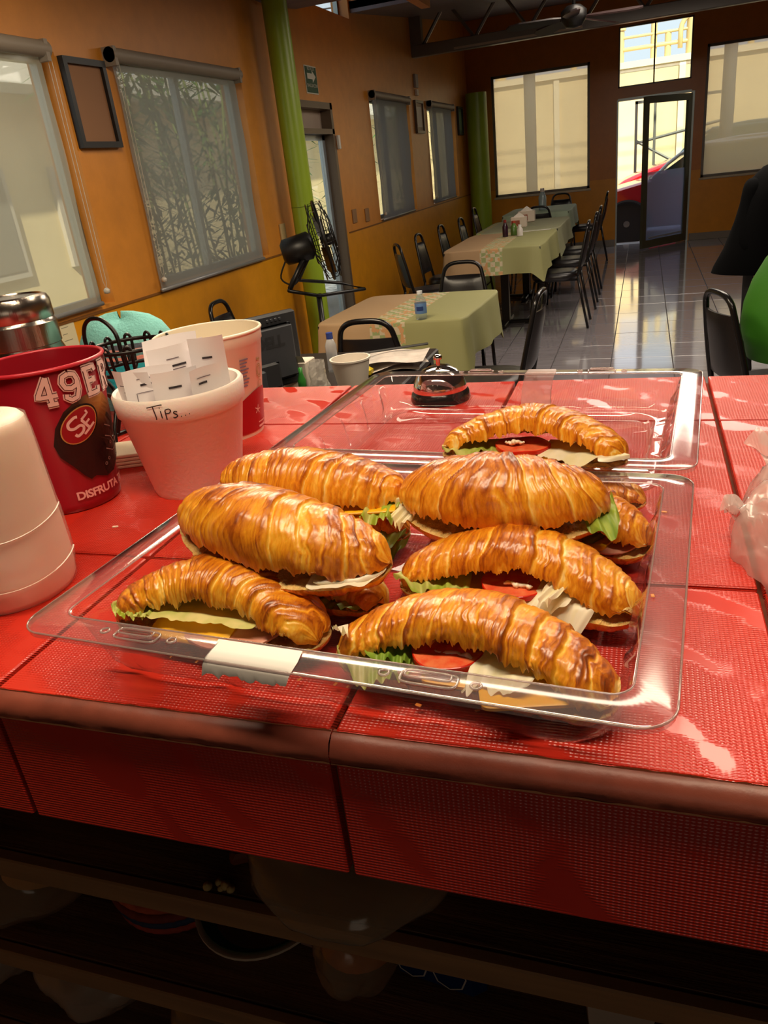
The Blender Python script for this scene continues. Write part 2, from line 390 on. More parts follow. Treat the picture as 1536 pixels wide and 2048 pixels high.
def side_window(i, y0, y1, z0, z1, bm_, by0, by1, bz0, bz1, desc):
    w_ = thing('window_%d' % i, desc[0], 'window', (WX - 0.10, y0, z0)); del w_['category']; w_['kind'] = 'structure'
    B = MB(); t = 0.035
    for a, b in (((y0, z0), (y1, z0 + t)), ((y0, z1 - t), (y1, z1)), ((y0, z0), (y0 + t, z1)), ((y1 - t, z0), (y1, z1)), (((y0 + y1) / 2 - .02, z0), ((y0 + y1) / 2 + .02, z1))):
        B.box((WX - .12, a[0], a[1]), (WX - .08, b[0], b[1]))
    B.build('window_frame', M_alu, w_, world=True)
    boxobj('window_pane', (WX - .102, y0 + t, z0 + t), (WX - .098, y1 - t, z1 - t), M_glass, w_, world=True)
    r = thing('roller_blind', desc[1], 'blind', (WX + 0.03, by0, bz1))
    P = np.zeros((24, 20, 3))
    for a in range(24):
        for b in range(20):
            u = a / 23; v = b / 19
            P[a, b] = (WX + 0.022 + 0.006 * math.sin(u * 9 + v * 2) * v + 0.004 * math.sin(v * 12 + u * 3), by0 + (by1 - by0) * u + 0.008 * (1 - v) * math.sin(v * 5), bz1 - (bz1 - bz0) * v)
    MB().grid(P).build('fabric', bm_, r, smooth=True, world=True)
    MB().tube([(WX + .04, by0 - .03, bz1 + .02), (WX + .04, by1 + .03, bz1 + .02)], 0.034, 20).build('tube', M_roll, r, smooth=True, world=True, sharp=.8)
    MB().tube([(WX + .024, by0, bz0), (WX + .024, by1, bz0)], 0.011, 10).build('bottom_bar', mat('blind_bar', '#8b8b8d', 0.35, 0.3), r, smooth=True, world=True)
    for e in (by0 - .01, by1 + .01):
        MB().box((WX, e - .02, bz1 - .03), (WX + .07, e + .004, bz1 + .055)).build('bracket', M_roll, r, world=True)
    cy = by0 - 0.004 if i != 1 else by1 + .012
    MB().tube([(WX + .05, cy, bz1), (WX + .048, cy, bz0 + .1), (WX + .05, cy + .012, bz0 + .06), (WX + .052, cy + .02, bz0 + .1), (WX + .055, cy + .02, bz1)], 0.0013, 6).build('bead_chain', mat('bead_white', '#b9b2a6', 0.3), r, world=True)
    MB().lathe([(0, 0), (.014, .004), (.016, .02), (.006, .03), (0, .03)], 12, (WX + .05, cy + .01, bz0 + .04)).build('chain_weight', bpy.data.materials['bead_white'], r, smooth=True, world=True)
    return r
side_window(1, 1.7, 3.40, 0.985, 2.10, M_bl1, 1.62, 3.27, 1.00, 2.075, ('window in the left wall nearest the counter', 'pale roller blind lit from outside, nearest the counter at the left edge'))
side_window(2, 3.86, 5.27, 0.985, 2.115, M_bl2, 3.80, 5.13, 0.975, 2.095, ('window in the left wall before the green column', 'grey roller blind with leaf shadows between black picture frame and green column'))
side_window(3, 7.99, 9.46, 0.985, 2.115, M_bl3, 8.01, 9.27, 0.985, 2.11, ('first window beyond the side door', 'dark grey roller blind just beyond the glass side door'))
side_window(4, 10.28, 11.86, 0.985, 2.115, M_bl3, 10.28, 11.55, 1.0, 2.11, ('last window of the left wall', 'dark grey roller blind nearest the far left corner'))
o = boxobj('window_5', (WX - .11, 6.45, 2.72), (WX - .10, 7.66, 3.45), M_glass); struct(o, 'high clerestory window above the side door')
B = MB(); [B.box((WX - .13, a, b), (WX - .09, c, d)) for a, b, c, d in ((6.45, 2.72, 7.66, 2.75), (6.45, 2.72, 6.48, 3.45), (7.63, 2.72, 7.66, 3.45))]; B.build('window_frame', M_alu, o)

# side door (glass, open light behind)
d1 = thing('door_1', 'glass side door with aluminium frame behind the black fan', 'door', (WX, 6.06, 0)); del d1['category']; d1['kind'] = 'structure'
B = MB(); M_alul = mat('door_aluminium', '#aeb9c2', 0.3, 0.6)
for a, b in (((6.06, 0), (6.10, 2.02)), ((6.88, 0), (6.93, 2.02)), ((6.06, 1.97), (6.93, 2.02)), ((6.06, 1.78), (6.93, 1.82))): B.box((WX - .14, a[0], a[1]), (WX + .004, b[0], b[1]))
B.build('door_frame', mat('door_frame_brown', '#6d5c4c', 0.4, 0.3), d1, world=True)
B = MB()
for a, b in (((6.10, 0.02), (6.15, 1.78)), ((6.82, 0.02), (6.88, 1.78)), ((6.10, 1.74), (6.88, 1.78)), ((6.10, 0.02), (6.88, 0.12))): B.box((WX - .12, a[0], a[1]), (WX - .08, b[0], b[1]))
B.build('door_leaf', M_alul, d1, world=True)
boxobj('door_pane', (WX - .103, 6.15, 0.12), (WX - .098, 6.82, 1.74), M_glass, d1, world=True)
boxobj('transom_panel', (WX - .10, 6.10, 1.82), (WX - .09, 6.88, 1.97), mat('beige_panel', '#b3a090', 0.5), d1, world=True)
MB().box((WX + .004, 6.94, 1.66), (WX + .03, 6.98, 1.77), bev=.004).build('door_closer', mat('white_plastic', '#d9d4cc', 0.4), d1, world=True)

# far windows
def far_window(i, x0, x1, z0, z1, label):
    w_ = thing('window_%d' % i, label, 'window', (x0, FY + .08, z0)); del w_['category']; w_['kind'] = 'structure'
    B = MB(); t = 0.035
    for a, b in (((x0, z0), (x1, z0 + t)), ((x0, z1 - t), (x1, z1)), ((x0, z0), (x0 + t, z1)), ((x1 - t, z0), (x1, z1))): B.box((a[0], FY + .01, a[1]), (b[0], FY + .06, b[1]))
    B.build('window_frame', M_frame, w_, world=True)
    MB().box((x0 + t, FY + .035, z0 + t), (x1 - t, FY + .038, z1 - t)).build('window_pane', M_bl4, w_, world=True)
    MB().box((x0 - .02, FY - .02, z0 - .03), (x1 + .02, FY + .02, z0), bev=.004).build('window_sill', mat('sill_beige', '#b6a68c', 0.4), w_, world=True)
    return w_
far_window(6, -2.20, -0.775, 0.865, 2.53, 'frosted window in the far wall left of the entrance')
far_window(7, 0.775, 2.35, 0.855, 2.53, 'frosted window in the far wall right of the entrance')
w8 = thing('window_8', 'clear transom window over the entrance door', 'window', (-.385, FY + .08, 2.145)); del w8['category']; w8['kind'] = 'structure'
B = MB(); [B.box((a, FY + .01, b), (c, FY + .05, d)) for a, b, c, d in ((-.385, 2.145, .59, 2.165), (-.385, 2.88, .59, 2.90), (-.385, 2.145, -.365, 2.90), (.57, 2.145, .59, 2.90), (.085, 2.145, .105, 2.90))]
B.build('window_frame', M_frame, w8, world=True)
for a, b in ((-.365, .085), (.105, .57)): boxobj('window_pane', (a, FY + .028, 2.165), (b, FY + .031, 2.88), M_glass, w8, world=True)

# entrance door, leaf hinged at the right and swung into the room
d2 = thing('door_2', 'open glass entrance door in the far wall', 'door', (-.385, FY, 0)); del d2['category']; d2['kind'] = 'structure'
M_dark_alu = mat('bronze_frame', '#5a5a48', 0.4, 0.4)
B = MB(); [B.box((a, FY - .01, b), (c, FY + .07, d)) for a, b, c, d in ((-.395, 0, -.375, 1.99), (.60, 0, .645, 1.99), (-.385, 1.975, .605, 2.01))]; B.build('door_frame', M_alu, d2, world=True)
leaf = bpy.data.objects.new('door_leaf', None); C.objects.link(leaf); leaf.parent = d2; leaf.location = (0.985, -0.03, 0)
leaf.rotation_euler = (0, 0, PI + math.radians(48.5))
W_ = 0.93
B = MB(); [B.box((a_, -.022, b_), (c_, .022, d_)) for a_, b_, c_, d_ in ((0, .015, .075, 1.965), (W_ - .075, .015, W_, 1.965), (.075, 1.88, W_ - .075, 1.965), (.075, .015, W_ - .075, .12))]
B.build('leaf_frame', M_dark_alu, leaf)
MB().box((.075, -.003, 1.02), (W_ - .075, .003, 1.88)).build('door_pane', M_glass, leaf)
MB().box((.075, -.003, .12), (W_ - .075, .003, 1.02)).build('frosted_pane', film('frosted_door_film', '#c9d2e6', 1, .2, .42, 1.45, '#b7bfd6'), leaf)
MB().box((.12, .024, .14), (W_ - .12, .03, .16)).build('door_closer', M_alul, leaf)
MB().box((0.01, -.03, .0), (.16, .03, .018), bev=.003).build('floor_hinge', mat('polished_steel', '#d8d8d8', 0.15, 1.0), leaf)
# ------------------------------------------------------------------ outdoors
M_conc = mat('pavement', '#9aa0a8', 0.8, var=0.15, vscale=2)
struct(boxobj('ground', (-30, -12, -0.25), (30, 45, -0.12), M_conc))
M_cream = mat('cream_render', '#e8d3a0', 0.8, var=0.08, vscale=1.2)
hb = thing('factory_building', 'cream building across the street beyond the far windows', 'building', (0, 24, -0.12))
MB().box((-14, 0, 0), (16, 6, 3.3)).build('wall', M_cream, hb)
MB().box((-14.1, -.1, 3.3), (16.1, 6, 3.45)).build('parapet', mat('cream_trim', '#f0e2bd', 0.7), hb)
for k in range(9):
    MB().box((-12 + k * 3.2, -.06, 0.2), (-11.85 + k * 3.2, 0, 3.3)).build('pilaster', bpy.data.materials['cream_trim'], hb)
M_pipe = mat('yellow_pipe', '#dcc48c', 0.4)
pp = thing('pipework', 'yellow industrial pipes and stacks on the roof across the street', 'pipes', (0, 24, 3.3))
for i, x in enumerate((-3.9, -3.1, -1.9, -0.75, 0.15, 0.5, 1.1, 2.5, 3.4)):
    h = (0.9, .7, 1.15, .8, .95, .6, 1.2, 1.0, 1.25)[i]
    MB().tube([(x, .4, 0), (x, .4, h)], 0.16 if i % 3 == 0 else .08, 14).build('stack', M_pipe, pp, smooth=True, sharp=.8)
    if i % 3 == 0: MB().lathe([(0, h), (.2, h), (.2, h + .12), (.08, h + .25), (0, h + .25)], 14, (x, .4, 0)).build('cap', M_pipe, pp, smooth=True, sharp=.8)
for z, r in ((.35, .05), (.62, .035), (.9, .03)):
    MB().tube([(-6, .35, z), (6, .35, z)], r, 8).build('pipe', M_pipe, pp, smooth=True)
for x in (-2.6, .8, 3.0):
    MB().tube([(x, .3, .2)] + [(x + .35 - .35 * math.cos(a), .3, .6 + .35 * math.sin(a)) for a in np.linspace(0, PI, 10)] + [(x + .7, .3, .2)], .06, 8).build('pipe_bend', M_pipe, pp, smooth=True)
for k in range(6):
    o = MB().tube([(-14 + 28 * t, 19.5 + k * .12, 4.55 + k * .24 - .35 * math.sin(PI * t)) for t in np.linspace(0, 1, 24)], .018, 5).build('power_line', mat('cable', '#20242a', 0.6) if k == 0 else bpy.data.materials['cable'])
    tag(o, 'overhead power line seen through the transom and window', 'cable', 'overhead power lines outside')
for i, x in enumerate((-1.75, 1.15)):
    t = thing('utility_pole', ('grey post outside the far window left of the entrance', 'grey post outside the far window right of the entrance')[i], 'pole', (x * 1.2, 16.5, -.12))
    MB().tube([(0, 0, 0), (0, 0, 6.5)], .11, 14).build('post', mat('post_grey', '#59616b', 0.6), t, smooth=True)
    MB().box((-.5, -.04, 5.6), (.5, .04, 5.7)).build('crossarm', bpy.data.materials['post_grey'], t)
# metal gate seen through the glass leaf
g = thing('metal_gate', 'grey metal yard gate seen through the glass entrance door', 'gate', (0.9, 20.2, -.12))
M_gate = mat('gate_grey', '#6d6f66', 0.5, 0.3)
for a, b in (((-1.1, 0), (-1.1, 2.3)), ((.9, 0), (.9, 2.3)), ((-1.1, 2.3), (.9, 2.3)), ((-1.1, 1.5), (.9, 1.8)), ((-.7, 0), (-.7, 2.3)), ((-1.1, 1.55), (-.2, 1.0)), ((-.2, 1.0), (.9, 1.65)), ((-.2, 0), (-.2, 1.0))):
    MB().box((min(a[0], b[0]) - .03, -.03, min(a[1], b[1]) - .0), (max(a[0], b[0]) + .03, .03, max(a[1], b[1]) + .06)).build('bar', M_gate, g) if a[0] == b[0] or a[1] == b[1] else MB().tube([(a[0], 0, a[1]), (b[0], 0, b[1])], .035, 6).build('bar', M_gate, g)

M_tire = mat('tyre', '#15151a', 0.8); M_rim = mat('wheel_rim', '#6b6b6e', 0.35, 0.7)
def car(name, loc, rz, body, roofc, label, zs=1.0, tall=0.0, lights='#ff8a50'):
    t = thing(name, label, 'car', loc, rz)
    Mb = mat(name + '_paint', body, 0.18, 0.1, coat=0.8); Mg = mat(name + '_glass', '#1f3a3c', 0.06, 0.0, spec=0.9); Mr = mat(name + '_roof_paint', roofc, 0.25, coat=0.5)
    prof = [(0, .35), (.02, .62), (.15, .78 + tall * .5), (1.05, .98 + tall), (1.25, 1.0 + tall), (3.6, 1.02 + tall), (3.95, .9 + tall), (4.05, .5), (4.0, .3), (3.5, .22), (.4, .22)]
    P = smooth_path([(p[0], 0, p[1]) for p in prof] + [(0, 0, .35)], 4)[:-1]
    arch = []
    B = MB(); W_ = 1.68; rows = []
    for y, s in ((0, .93), (.06, .985), (.14, 1.0), (W_ - .14, 1.0), (W_ - .06, .985), (W_, .93)):
        rows.append([(2.0 + (p[0] - 2.0) * s, y, .6 + (p[2] - .6) * s) for p in P])
    A = np.array(rows); B.grid(A, wrap=True); n = len(P); B.f.append(tuple(range(n))); B.f.append(tuple(range(5 * n, 6 * n))); B.m += [0, 0]
    B.build('body', Mb, t, smooth=True, sharp=.7)
    g0 = [(1.12, .98 + tall), (1.75, 1.38 + tall * 1.2), (3.1, 1.42 + tall * 1.2), (3.75, 1.0 + tall)]
    B = MB(); rows = []
    for y, s in ((.1, 1), (.26, .93), (W_ - .26, .93), (W_ - .1, 1)): rows.append([(2.4 + (x - 2.4) * (s if z > 1.2 + tall else 1), y, z) for x, z in g0])
    B.grid(np.array(rows), wrap=True); B.f += [(0, 1, 2, 3), (12, 13, 14, 15)]; B.m += [0, 0]; B.build('cabin_glass', Mg, t, smooth=False)
    MB().box((1.75, .2, 1.36 + tall * 1.2), (3.15, W_ - .2, 1.46 + tall * 1.2), bev=.03).build('roof', Mr, t)
    for p in ([(1.12, .09, .99 + tall), (1.75, .25, 1.40 + tall * 1.2), (3.1, .25, 1.44 + tall * 1.2), (3.78, .09, 1.01 + tall)],):
        MB().tube(smooth_path(p, 4), .028, 8).build('window_trim', Mr, t, smooth=True)
    MB().tube([(2.35, .1, .99 + tall), (2.4, .24, 1.40 + tall * 1.2)], .03, 6).build('pillar', Mb, t)
    MB().tube([(1.3, .06, 1.0 + tall), (1.3, -.09, 1.06 + tall)], .05, 8).build('mirror', Mb, t, smooth=True)
    MB().box((.03, .1, .66), (.22, .45, .80), bev=.02).build('headlight', mat(name + '_lamp', lights, 0.2), t)
    MB().box((2.05, -.005, .80), (2.25, .01, .83), bev=.003).build('door_handle', M_rim, t)
    for x in (.72, 3.25):
        for y in (.02, W_ - .2):
            B = MB(); B.lathe([(.0, 0), (.17, .0), (.19, .01), (.20, .03), (.30, .02), (.31, .05), (.31, .15), (.29, .18), (0, .18)], 28); V = np.array(B.v); B.v = [(x + a, y - .02 + c, .30 + b) for a, b, c in V]
            wh = B.build('wheel', M_tire, t, smooth=True, sharp=.6)
            B = MB(); B.lathe([(0, 0), (.05, -.004), (.055, .01), (.16, .02), (.19, .005), (.195, .03)], 28); V = np.array(B.v); B.v = [(x + a, y - .026 + c, .30 + b) for a, b, c in V]
            B.build('rim', M_rim, wh, smooth=True, sharp=.6)
            if y < .5:
                B = MB(); B.tube([(x + .36 * math.cos(q), -.01, .30 + .36 * math.sin(q)) for q in np.linspace(-.15, PI + .15, 20)], .03, 6); B.prism([(x + .355 * math.cos(q), .30 + .355 * math.sin(q)) for q in np.linspace(0, 2 * PI, 29)[:-1]], 'y', -.006, .0); B.build('wheel_arch', M_tire, t, smooth=True, sharp=.6)
    return t
car('hatchback', (-.98, 14.35, -.13), 0, '#a01226', '#c9d6e4', 'dark red hatchback parked right outside the entrance', tall=-.02)
car('pickup', (-.55, 17.4, -.13), 0, '#c41a22', '#26424a', 'bright red taller car parked behind the dark red hatchback', tall=.16)

# neighbour house and bamboo outside the left wall
nh = thing('neighbour_house', 'cream house with white eaves seen through the left blinds', 'house', (-6.2, -2, -.12))
MB().box((-4, 0, 0), (0, 24, 2.7)).build('wall', M_cream, nh)
MB().box((-4, -.3, 2.7), (.5, 24.2, 2.9)).build('eaves', mat('white_eaves', '#ece6d8', 0.6), nh)
for y in (7.9, 9.6, 14.5):
    wf_ = MB().box((0, y, .95), (.05, y + 1.0, 2.0)).build('window', mat('house_frame', '#b8b0a0', 0.5), nh)
    MB().box((.05, y + .07, 1.02), (.06, y + .93, 1.93)).build('pane', mat('house_pane', '#7d7a70', 0.1), wf_)
M_leaf = two_tone('bamboo_leaf', '#2f5526', '#5f8a3a', 0.5, 0.3); M_cane = mat('bamboo_cane', '#7a8a45', 0.5)
def bamboo(x, y, n, h, seed, label):
    r = random.Random(seed); t = thing('bamboo_clump', label, 'plant', (x, y, -.12), group='bamboo clumps outside the left wall')
    L_ = MB(); tone = []
    for k in range(n):
        bx, by = r.uniform(-.25, .25), r.uniform(-.5, .5); lx, ly = r.uniform(-.4, .3), r.uniform(-.5, .5)
        P = [(bx + lx * (q / 6) ** 2, by + ly * (q / 6) ** 2, h * q / 6 * r.uniform(.97, 1.03)) for q in range(7)]
        MB().tube(P, .011, 6).build('cane', M_cane, t, smooth=True)
        for q in range(90):
            i = r.uniform(.9, 6); a = int(min(i, 5.999)); f = min(i, 5.999) - a; p = np.array(P[a]) * (1 - f) + np.array(P[a + 1]) * f
            az = r.uniform(0, 2 * PI); d = np.array((math.cos(az), math.sin(az), r.uniform(-.7, .2))); d /= np.linalg.norm(d)
            p = p + d * r.uniform(0, .35); s = np.cross(d, (0, 0, 1)); s /= np.linalg.norm(s) + 1e-9; l = r.uniform(.14, .28); w_ = l * .09
            o0 = len(L_.v); L_._add([p, p + d * l * .4 + s * w_, p + d * l, p + d * l * .4 - s * w_], [(0, 1, 2, 3)]); tone += [r.random()] * 4
    o = L_.build('leaves', M_leaf, t, attr=tone, fix=False); o['kind'] = 'stuff'
    return t
for i, (x, y, n, h) in enumerate(((-3.85, 5.7, 17, 2.9), (-3.85, 7.1, 17, 3.0), (-3.9, 9.9, 6, 2.6), (-4.0, 14.2, 6, 2.6))):
    bamboo(x, y, n, h, 3 + i, 'tall bamboo clump with narrow leaves ' + ('throwing shadows on the grey blind', 'beyond the right half of the grey blind', 'seen through the glass side door', 'behind the dark far blinds')[i])

# ------------------------------------------------------------------ roof truss, ceiling fan, wall fittings
tr = thing('roof_truss', 'dark steel roof truss crossing the dining room near the far wall', 'truss', (WX, 9.8, 2.58))
MB().box((0, -.05, 0), (7.4, .05, .12), bev=.006).build('bottom_chord', M_steel, tr)
MB().box((0, -.04, .46), (7.4, .04, .56), bev=.006).build('top_chord', M_steel, tr)
MB().box((.0, -.05, .12), (.13, .05, .46)).build('post', M_steel, tr)
for k in range(12):
    x = .13 + k * .6; a, b = ((x, 0, .1), (x + .3, 0, .5)); 
    MB().tube([a, b], .02, 6).build('diagonal', M_steel, tr); MB().tube([b, (x + .6, 0, .1)], .02, 6).build('diagonal', M_steel, tr)
MB().box((.5, -.062, .015), (1.9, -.05, .035)).build('highlight_strip', mat('chord_painted_highlight', '#9b8d7c', 0.3), tr)  # paler strip painted as a highlight along the bottom chord

cf = thing('ceiling_fan', 'dark brown ceiling fan hanging in front of the transom window', 'fan', (-.62, 8.0, 2.50))
M_fanb = mat('dark_walnut', '#2a1c1c', 0.35)
MB().tube([(0, 0, .06), (0, 0, .42)], .015, 10).build('rod', M_black, cf, smooth=True)
MB().lathe([(0, -.1), (.07, -.09), (.11, -.03), (.11, .03), (.06, .07), (0, .08)], 24).build('motor', M_black, cf, smooth=True)
for k in range(5):
    a = math.radians(-16 + 72 * k); c, s = math.cos(a), math.sin(a)
    o = MB().prism([(.12, -.035), (.2, -.055), (.5, -.075), (.58, -.05), (.6, 0), (.58, .05), (.5, .075), (.2, .055), (.12, .035)], 'z', -.006, .006).build('blade', M_fanb, cf)
    o.rotation_euler = (math.radians(14), 0.05, a); o.location = (0, 0, -.02)

def picture(y0, y1, z0, z1, label, framec, inner, mati):
    t = thing('picture_frame', label, 'picture', (WX, (y0 + y1) / 2, z0)); b = .028
    B = MB(); [B.box((.0, p - (y0 + y1) / 2, q - z0), (.03, r - (y0 + y1) / 2, s - z0)) for p, q, r, s in ((y0, z0, y1, z0 + b), (y0, z1 - b, y1, z1), (y0, z0 + b, y0 + b, z1 - b), (y1 - b, z0 + b, y1, z1 - b))]
    B.build('frame', framec, t)
    B = MB().box((.002, y0 + b - (y0 + y1) / 2, b), (.012, y1 - b - (y0 + y1) / 2, z1 - z0 - b)); B.build('backing', inner, t)
    if mati: MB().box((.012, y0 + b * 2.4 - (y0 + y1) / 2, b * 2.4), (.014, y1 - b * 2.4 - (y0 + y1) / 2, z1 - z0 - b * 2.4)).build('sheet', mati, t)
    return t
picture(3.415, 3.735, 1.70, 2.085, 'black framed brown board between the two nearest roller blinds', M_black, mat('brown_board', '#8a6244', 0.7), None)
picture(9.66, 10.02, 1.80, 2.15, 'small white certificate in a dark frame between the far blinds', mat('frame_brown', '#4a3528', 0.4), mat('cert_mount', '#b8a58c', 0.7), mat('cert_sheet', '#ded7c8', 0.6))
picture(12.0, 12.32, 1.79, 2.16, 'dark green framed picture beside the far corner column', M_black, mat('green_print', '#3d5a3c', 0.6), mat('green_print_light', '#5b7a52', 0.6))
# green evacuation route sign with arrow
sg = thing('evacuation_sign', 'small green evacuation sign with white arrow above the side door', 'sign', (WX, 6.53, 2.17))
M_sg = mat('sign_green', '#1d4a32', 0.5); M_sw = mat('sign_white', '#d6d2c4', 0.5)
MB().box((0, -.125, -.10), (.006, .125, .10)).build('plate', M_sw, sg)
MB().box((.006, -.117, -.092), (.008, .117, .092)).build('green_field', M_sg, sg)
def textmesh(s, size, bold=0.0, sub=0, spacing=1.0, align='CENTER'):
    cu = bpy.data.curves.new('t', 'FONT'); cu.body = s; cu.size = size; cu.offset = bold; cu.align_x = align; cu.align_y = 'CENTER'; cu.resolution_u = 3; cu.space_character = spacing
    o = bpy.data.objects.new('t', cu); C.objects.link(o); dg = bpy.context.evaluated_depsgraph_get(); me = bpy.data.meshes.new_from_object(o.evaluated_get(dg))
    bpy.data.objects.remove(o); bpy.data.curves.remove(cu)
    bm = bmesh.new(); bm.from_mesh(me); bpy.data.meshes.remove(me)
    if sub:
        bmesh.ops.triangulate(bm, faces=bm.faces)
        for _ in range(4):
            long = [e for e in bm.edges if e.calc_length() > sub]
            if not long: break
            bmesh.ops.subdivide_edges(bm, edges=long, cuts=1); bmesh.ops.triangulate(bm, faces=bm.faces)
    V = np.array([v.co[:] for v in bm.verts]); F = [tuple(v.index for v in f.verts) for f in bm.faces]; bm.free()
    return V, F
def put_text(s, size, fn, name, m, parent, bold=0.0, sub=0, spacing=1.0, align='CENTER'):
    V, F = textmesh(s, size, bold, sub, spacing, align)
    B = MB(); B._add([fn(p[0], p[1]) for p in V], F); return B.build(name, m, parent, fix=False)
wallfn = lambda dy, dz, x=.0095: (lambda u, v: (x, dy + u, dz + v))
MB().prism([(-.085, .005), (-.085, .045), (.02, .045), (.02, .07), (.09, .025), (.02, -.02), (.02, .005)], 'x', .008, .0095).build('arrow', M_sw, sg)
put_text('RUTA DE', .036, wallfn(0, .078), 'lettering', M_sw, sg); put_text('EVACUACION', .034, wallfn(0, -.042), 'lettering', M_sw, sg); put_text('', .03, wallfn(0, -.07), 'lettering', M_sw, sg) if 0 else None
for y, z in ((7.18, 1.09), (7.55, 1.07)):
    o = MB().box((WX, y - .055, z - .06), (WX + .012, y + .055, z + .06), bev=.003).build('wall_socket', mat('socket_tan', '#8f6a48', 0.5))
    tag(o, 'tan wall socket plate beside the side door, the ' + ('one nearer the door' if y < 7.3 else 'one nearer the blind'), 'socket')
o = MB().box((WX, 5.50, 1.03), (WX + .016, 5.59, 1.17), bev=.004).build('light_switch', mat('switch_cream', '#b39a6a', 0.5)); tag(o, 'cream light switch plate just left of the lime green column', 'switch')
o = thing('alarm_strobe', 'narrow grey box high on the wall between the far blinds', 'alarm', (WX, 9.8, 2.22)); MB().box((0, -.06, .06), (.03, .06, .20), bev=.005).build('case', mat('box_grey', '#8b7f78', .5), o); MB().box((0, -.04, -.02), (.03, .04, .045), bev=.004).build('lens', mat('box_pale', '#b9aca0', .4), o)
o = MB().box((WX + .001, 2.90, .845), (WX + .004, 3.05, .965)).build('wall_notice', mat('notice_paper', '#cbbf9c', 0.7)); 
tag(o, 'cream paper notice taped to the orange wall behind the thermos', 'notice')
for k, L_ in enumerate((.05, .035, .06)): MB().box((.0035, 2.955 + .0 * k, .94 - .03 * k), (.0042, 2.955 + L_, .943 - .03 * k)).tf(loc=(WX, 0, 0)).build('printed_line', mat('ink_grey', '#77705f', .6) if k == 0 else bpy.data.materials['ink_grey'], o)

# ------------------------------------------------------------------ tables and cloths
def cloth_mat(name, beige, green, chk1, chk2, b0, b1):
    m = mat(name, beige, 0.7); t = NT(m); b = t.n['Principled BSDF']; tc = t.add('ShaderNodeTexCoord'); sp = t.add('ShaderNodeSeparateXYZ'); t.lk(tc.outputs['Object'], sp.inputs[0])
    ck = t.add('ShaderNodeTexChecker'); ck.inputs[1].default_value = col(chk1); ck.inputs[2].default_value = col(chk2); ck.inputs[3].default_value = 26; t.lk(tc.outputs['Object'], ck.inputs[0])
    n = t.noise(22, 3, .6, tc.outputs['Object']); 
    a = t.add('ShaderNodeMix', data_type='RGBA'); t.lk(t.math('GREATER_THAN', n, .54), a.inputs[0]); t.lk(ck.outputs[0], a.inputs[6]); a.inputs[7].default_value = col('#b98a5c')
    x = sp.outputs[0]; m1 = t.add('ShaderNodeMix', data_type='RGBA'); t.lk(t.math('GREATER_THAN', x, b0), m1.inputs[0]); m1.inputs[6].default_value = col(beige); t.lk(a.outputs[2], m1.inputs[7])
    m2 = t.add('ShaderNodeMix', data_type='RGBA'); t.lk(t.math('GREATER_THAN', x, b1), m2.inputs[0]); t.lk(m1.outputs[2], m2.inputs[6]); m2.inputs[7].default_value = col(green); t.lk(m2.outputs[2], b.inputs['Base Color'])
    return m
M_cl = cloth_mat('patchwork_tablecloth', '#a98a66', '#8c8a5a', '#b9ab8e', '#8a9562', -.09, .10)
M_cl2 = mat('mint_tablecloth', '#98aa90', .6)
def table(cx, cy, w_, d, rz, label, clabel, m, drop=.21, seed=1, group=None):
    t = thing('dining_table', label, 'table', (cx, cy, 0), rz, group)
    MB().box((-w_ / 2 + .01, -d / 2 + .01, .72), (w_ / 2 - .01, d / 2 - .01, .75), bev=.006).build('tabletop', M_black, t)
    MB().box((-.035, -.035, .03), (.035, .035, .72)).build('pedestal', M_blackm, t)
    MB().box((-.28, -.03, 0.005), (.28, .03, .035), bev=.006).build('foot', M_blackm, t); MB().box((-.03, -.28, 0.005), (.03, .28, .035), bev=.006).build('foot', M_blackm, t)
    # cloth
    n = 168; rc = .05; r = random.Random(seed); pts = []
    per = []
    for k in range(n):
        u = (k + .5) / n * 4; side = int(u); f = u - side; s = f * 2 - 1
        X, Y = w_ / 2 + .006, d / 2 + .006
        p = [(X * s, -Y), (X, Y * s), (-X * s, Y), (-X, -Y * s)][side]; nrm = [(0, -1), (1, 0), (0, 1), (-1, 0)][side]; q = abs(s)
        c = max(0, (q - .80) / .20); dx = [(s, -1), (1, s), (-s, 1), (-1, -s)][side]; ll = math.hypot(*dx)
        nn = (nrm[0] * (1 - c) + dx[0] / ll * c, nrm[1] * (1 - c) + dx[1] / ll * c); per.append((p, nn, c, u))
    rows = []
    for (j, dz, out) in ((0, 0, -.012), (1, -.003, -.003), (2, -.012, 0.0), (3, -.05, .004), (4, -.11, .012), (5, -.17, .02), (6, -.21, .026)):
        row = []
        for p, nn, c, u in per:
            wv = math.sin(u * 17 + seed) * .5 + math.sin(u * 9.3 + seed * 2) * .5; k = j / 6
            dd = out + (wv * .022 + .02 * c) * k * k; z = dz * (drop / .21) * (1 + .42 * c) if dz < -.02 else dz
            rr = min(rc, rc) * c * .55
            row.append((p[0] + nn[0] * (dd - rr), p[1] + nn[1] * (dd - rr), .757 + z))
        rows.append(row)
    B = MB(); B.grid(np.array(rows), wrap=True); B.f.append(tuple(range(n))); B.m.append(0)
    o = B.build('tablecloth', m, None, smooth=True, sharp=1.2); o.location = (cx, cy, 0); o.rotation_euler = (0, 0, rz); tag(o, clabel, 'tablecloth')
    return t
table(-1.19, 4.10, .80, .84, -.05, 'square dining table nearest the counter with a bottle on it', 'green and beige patchwork cloth on the nearest dining table', M_cl, seed=3)
table(-1.20, 7.30, .84, 1.36, 0, 'long dining table right behind the nearest square table', 'green and beige patchwork cloth over the long row, end nearest the counter', M_cl, seed=5)
table(-1.20, 8.72, .84, 1.30, 0, 'second dining table of the long row against the left wall', 'plain green cloth on the second table of the long row', cloth_mat('green_tablecloth', '#84866c', '#87876a', '#87876a', '#8fa05a', -.4, -.35), seed=8)
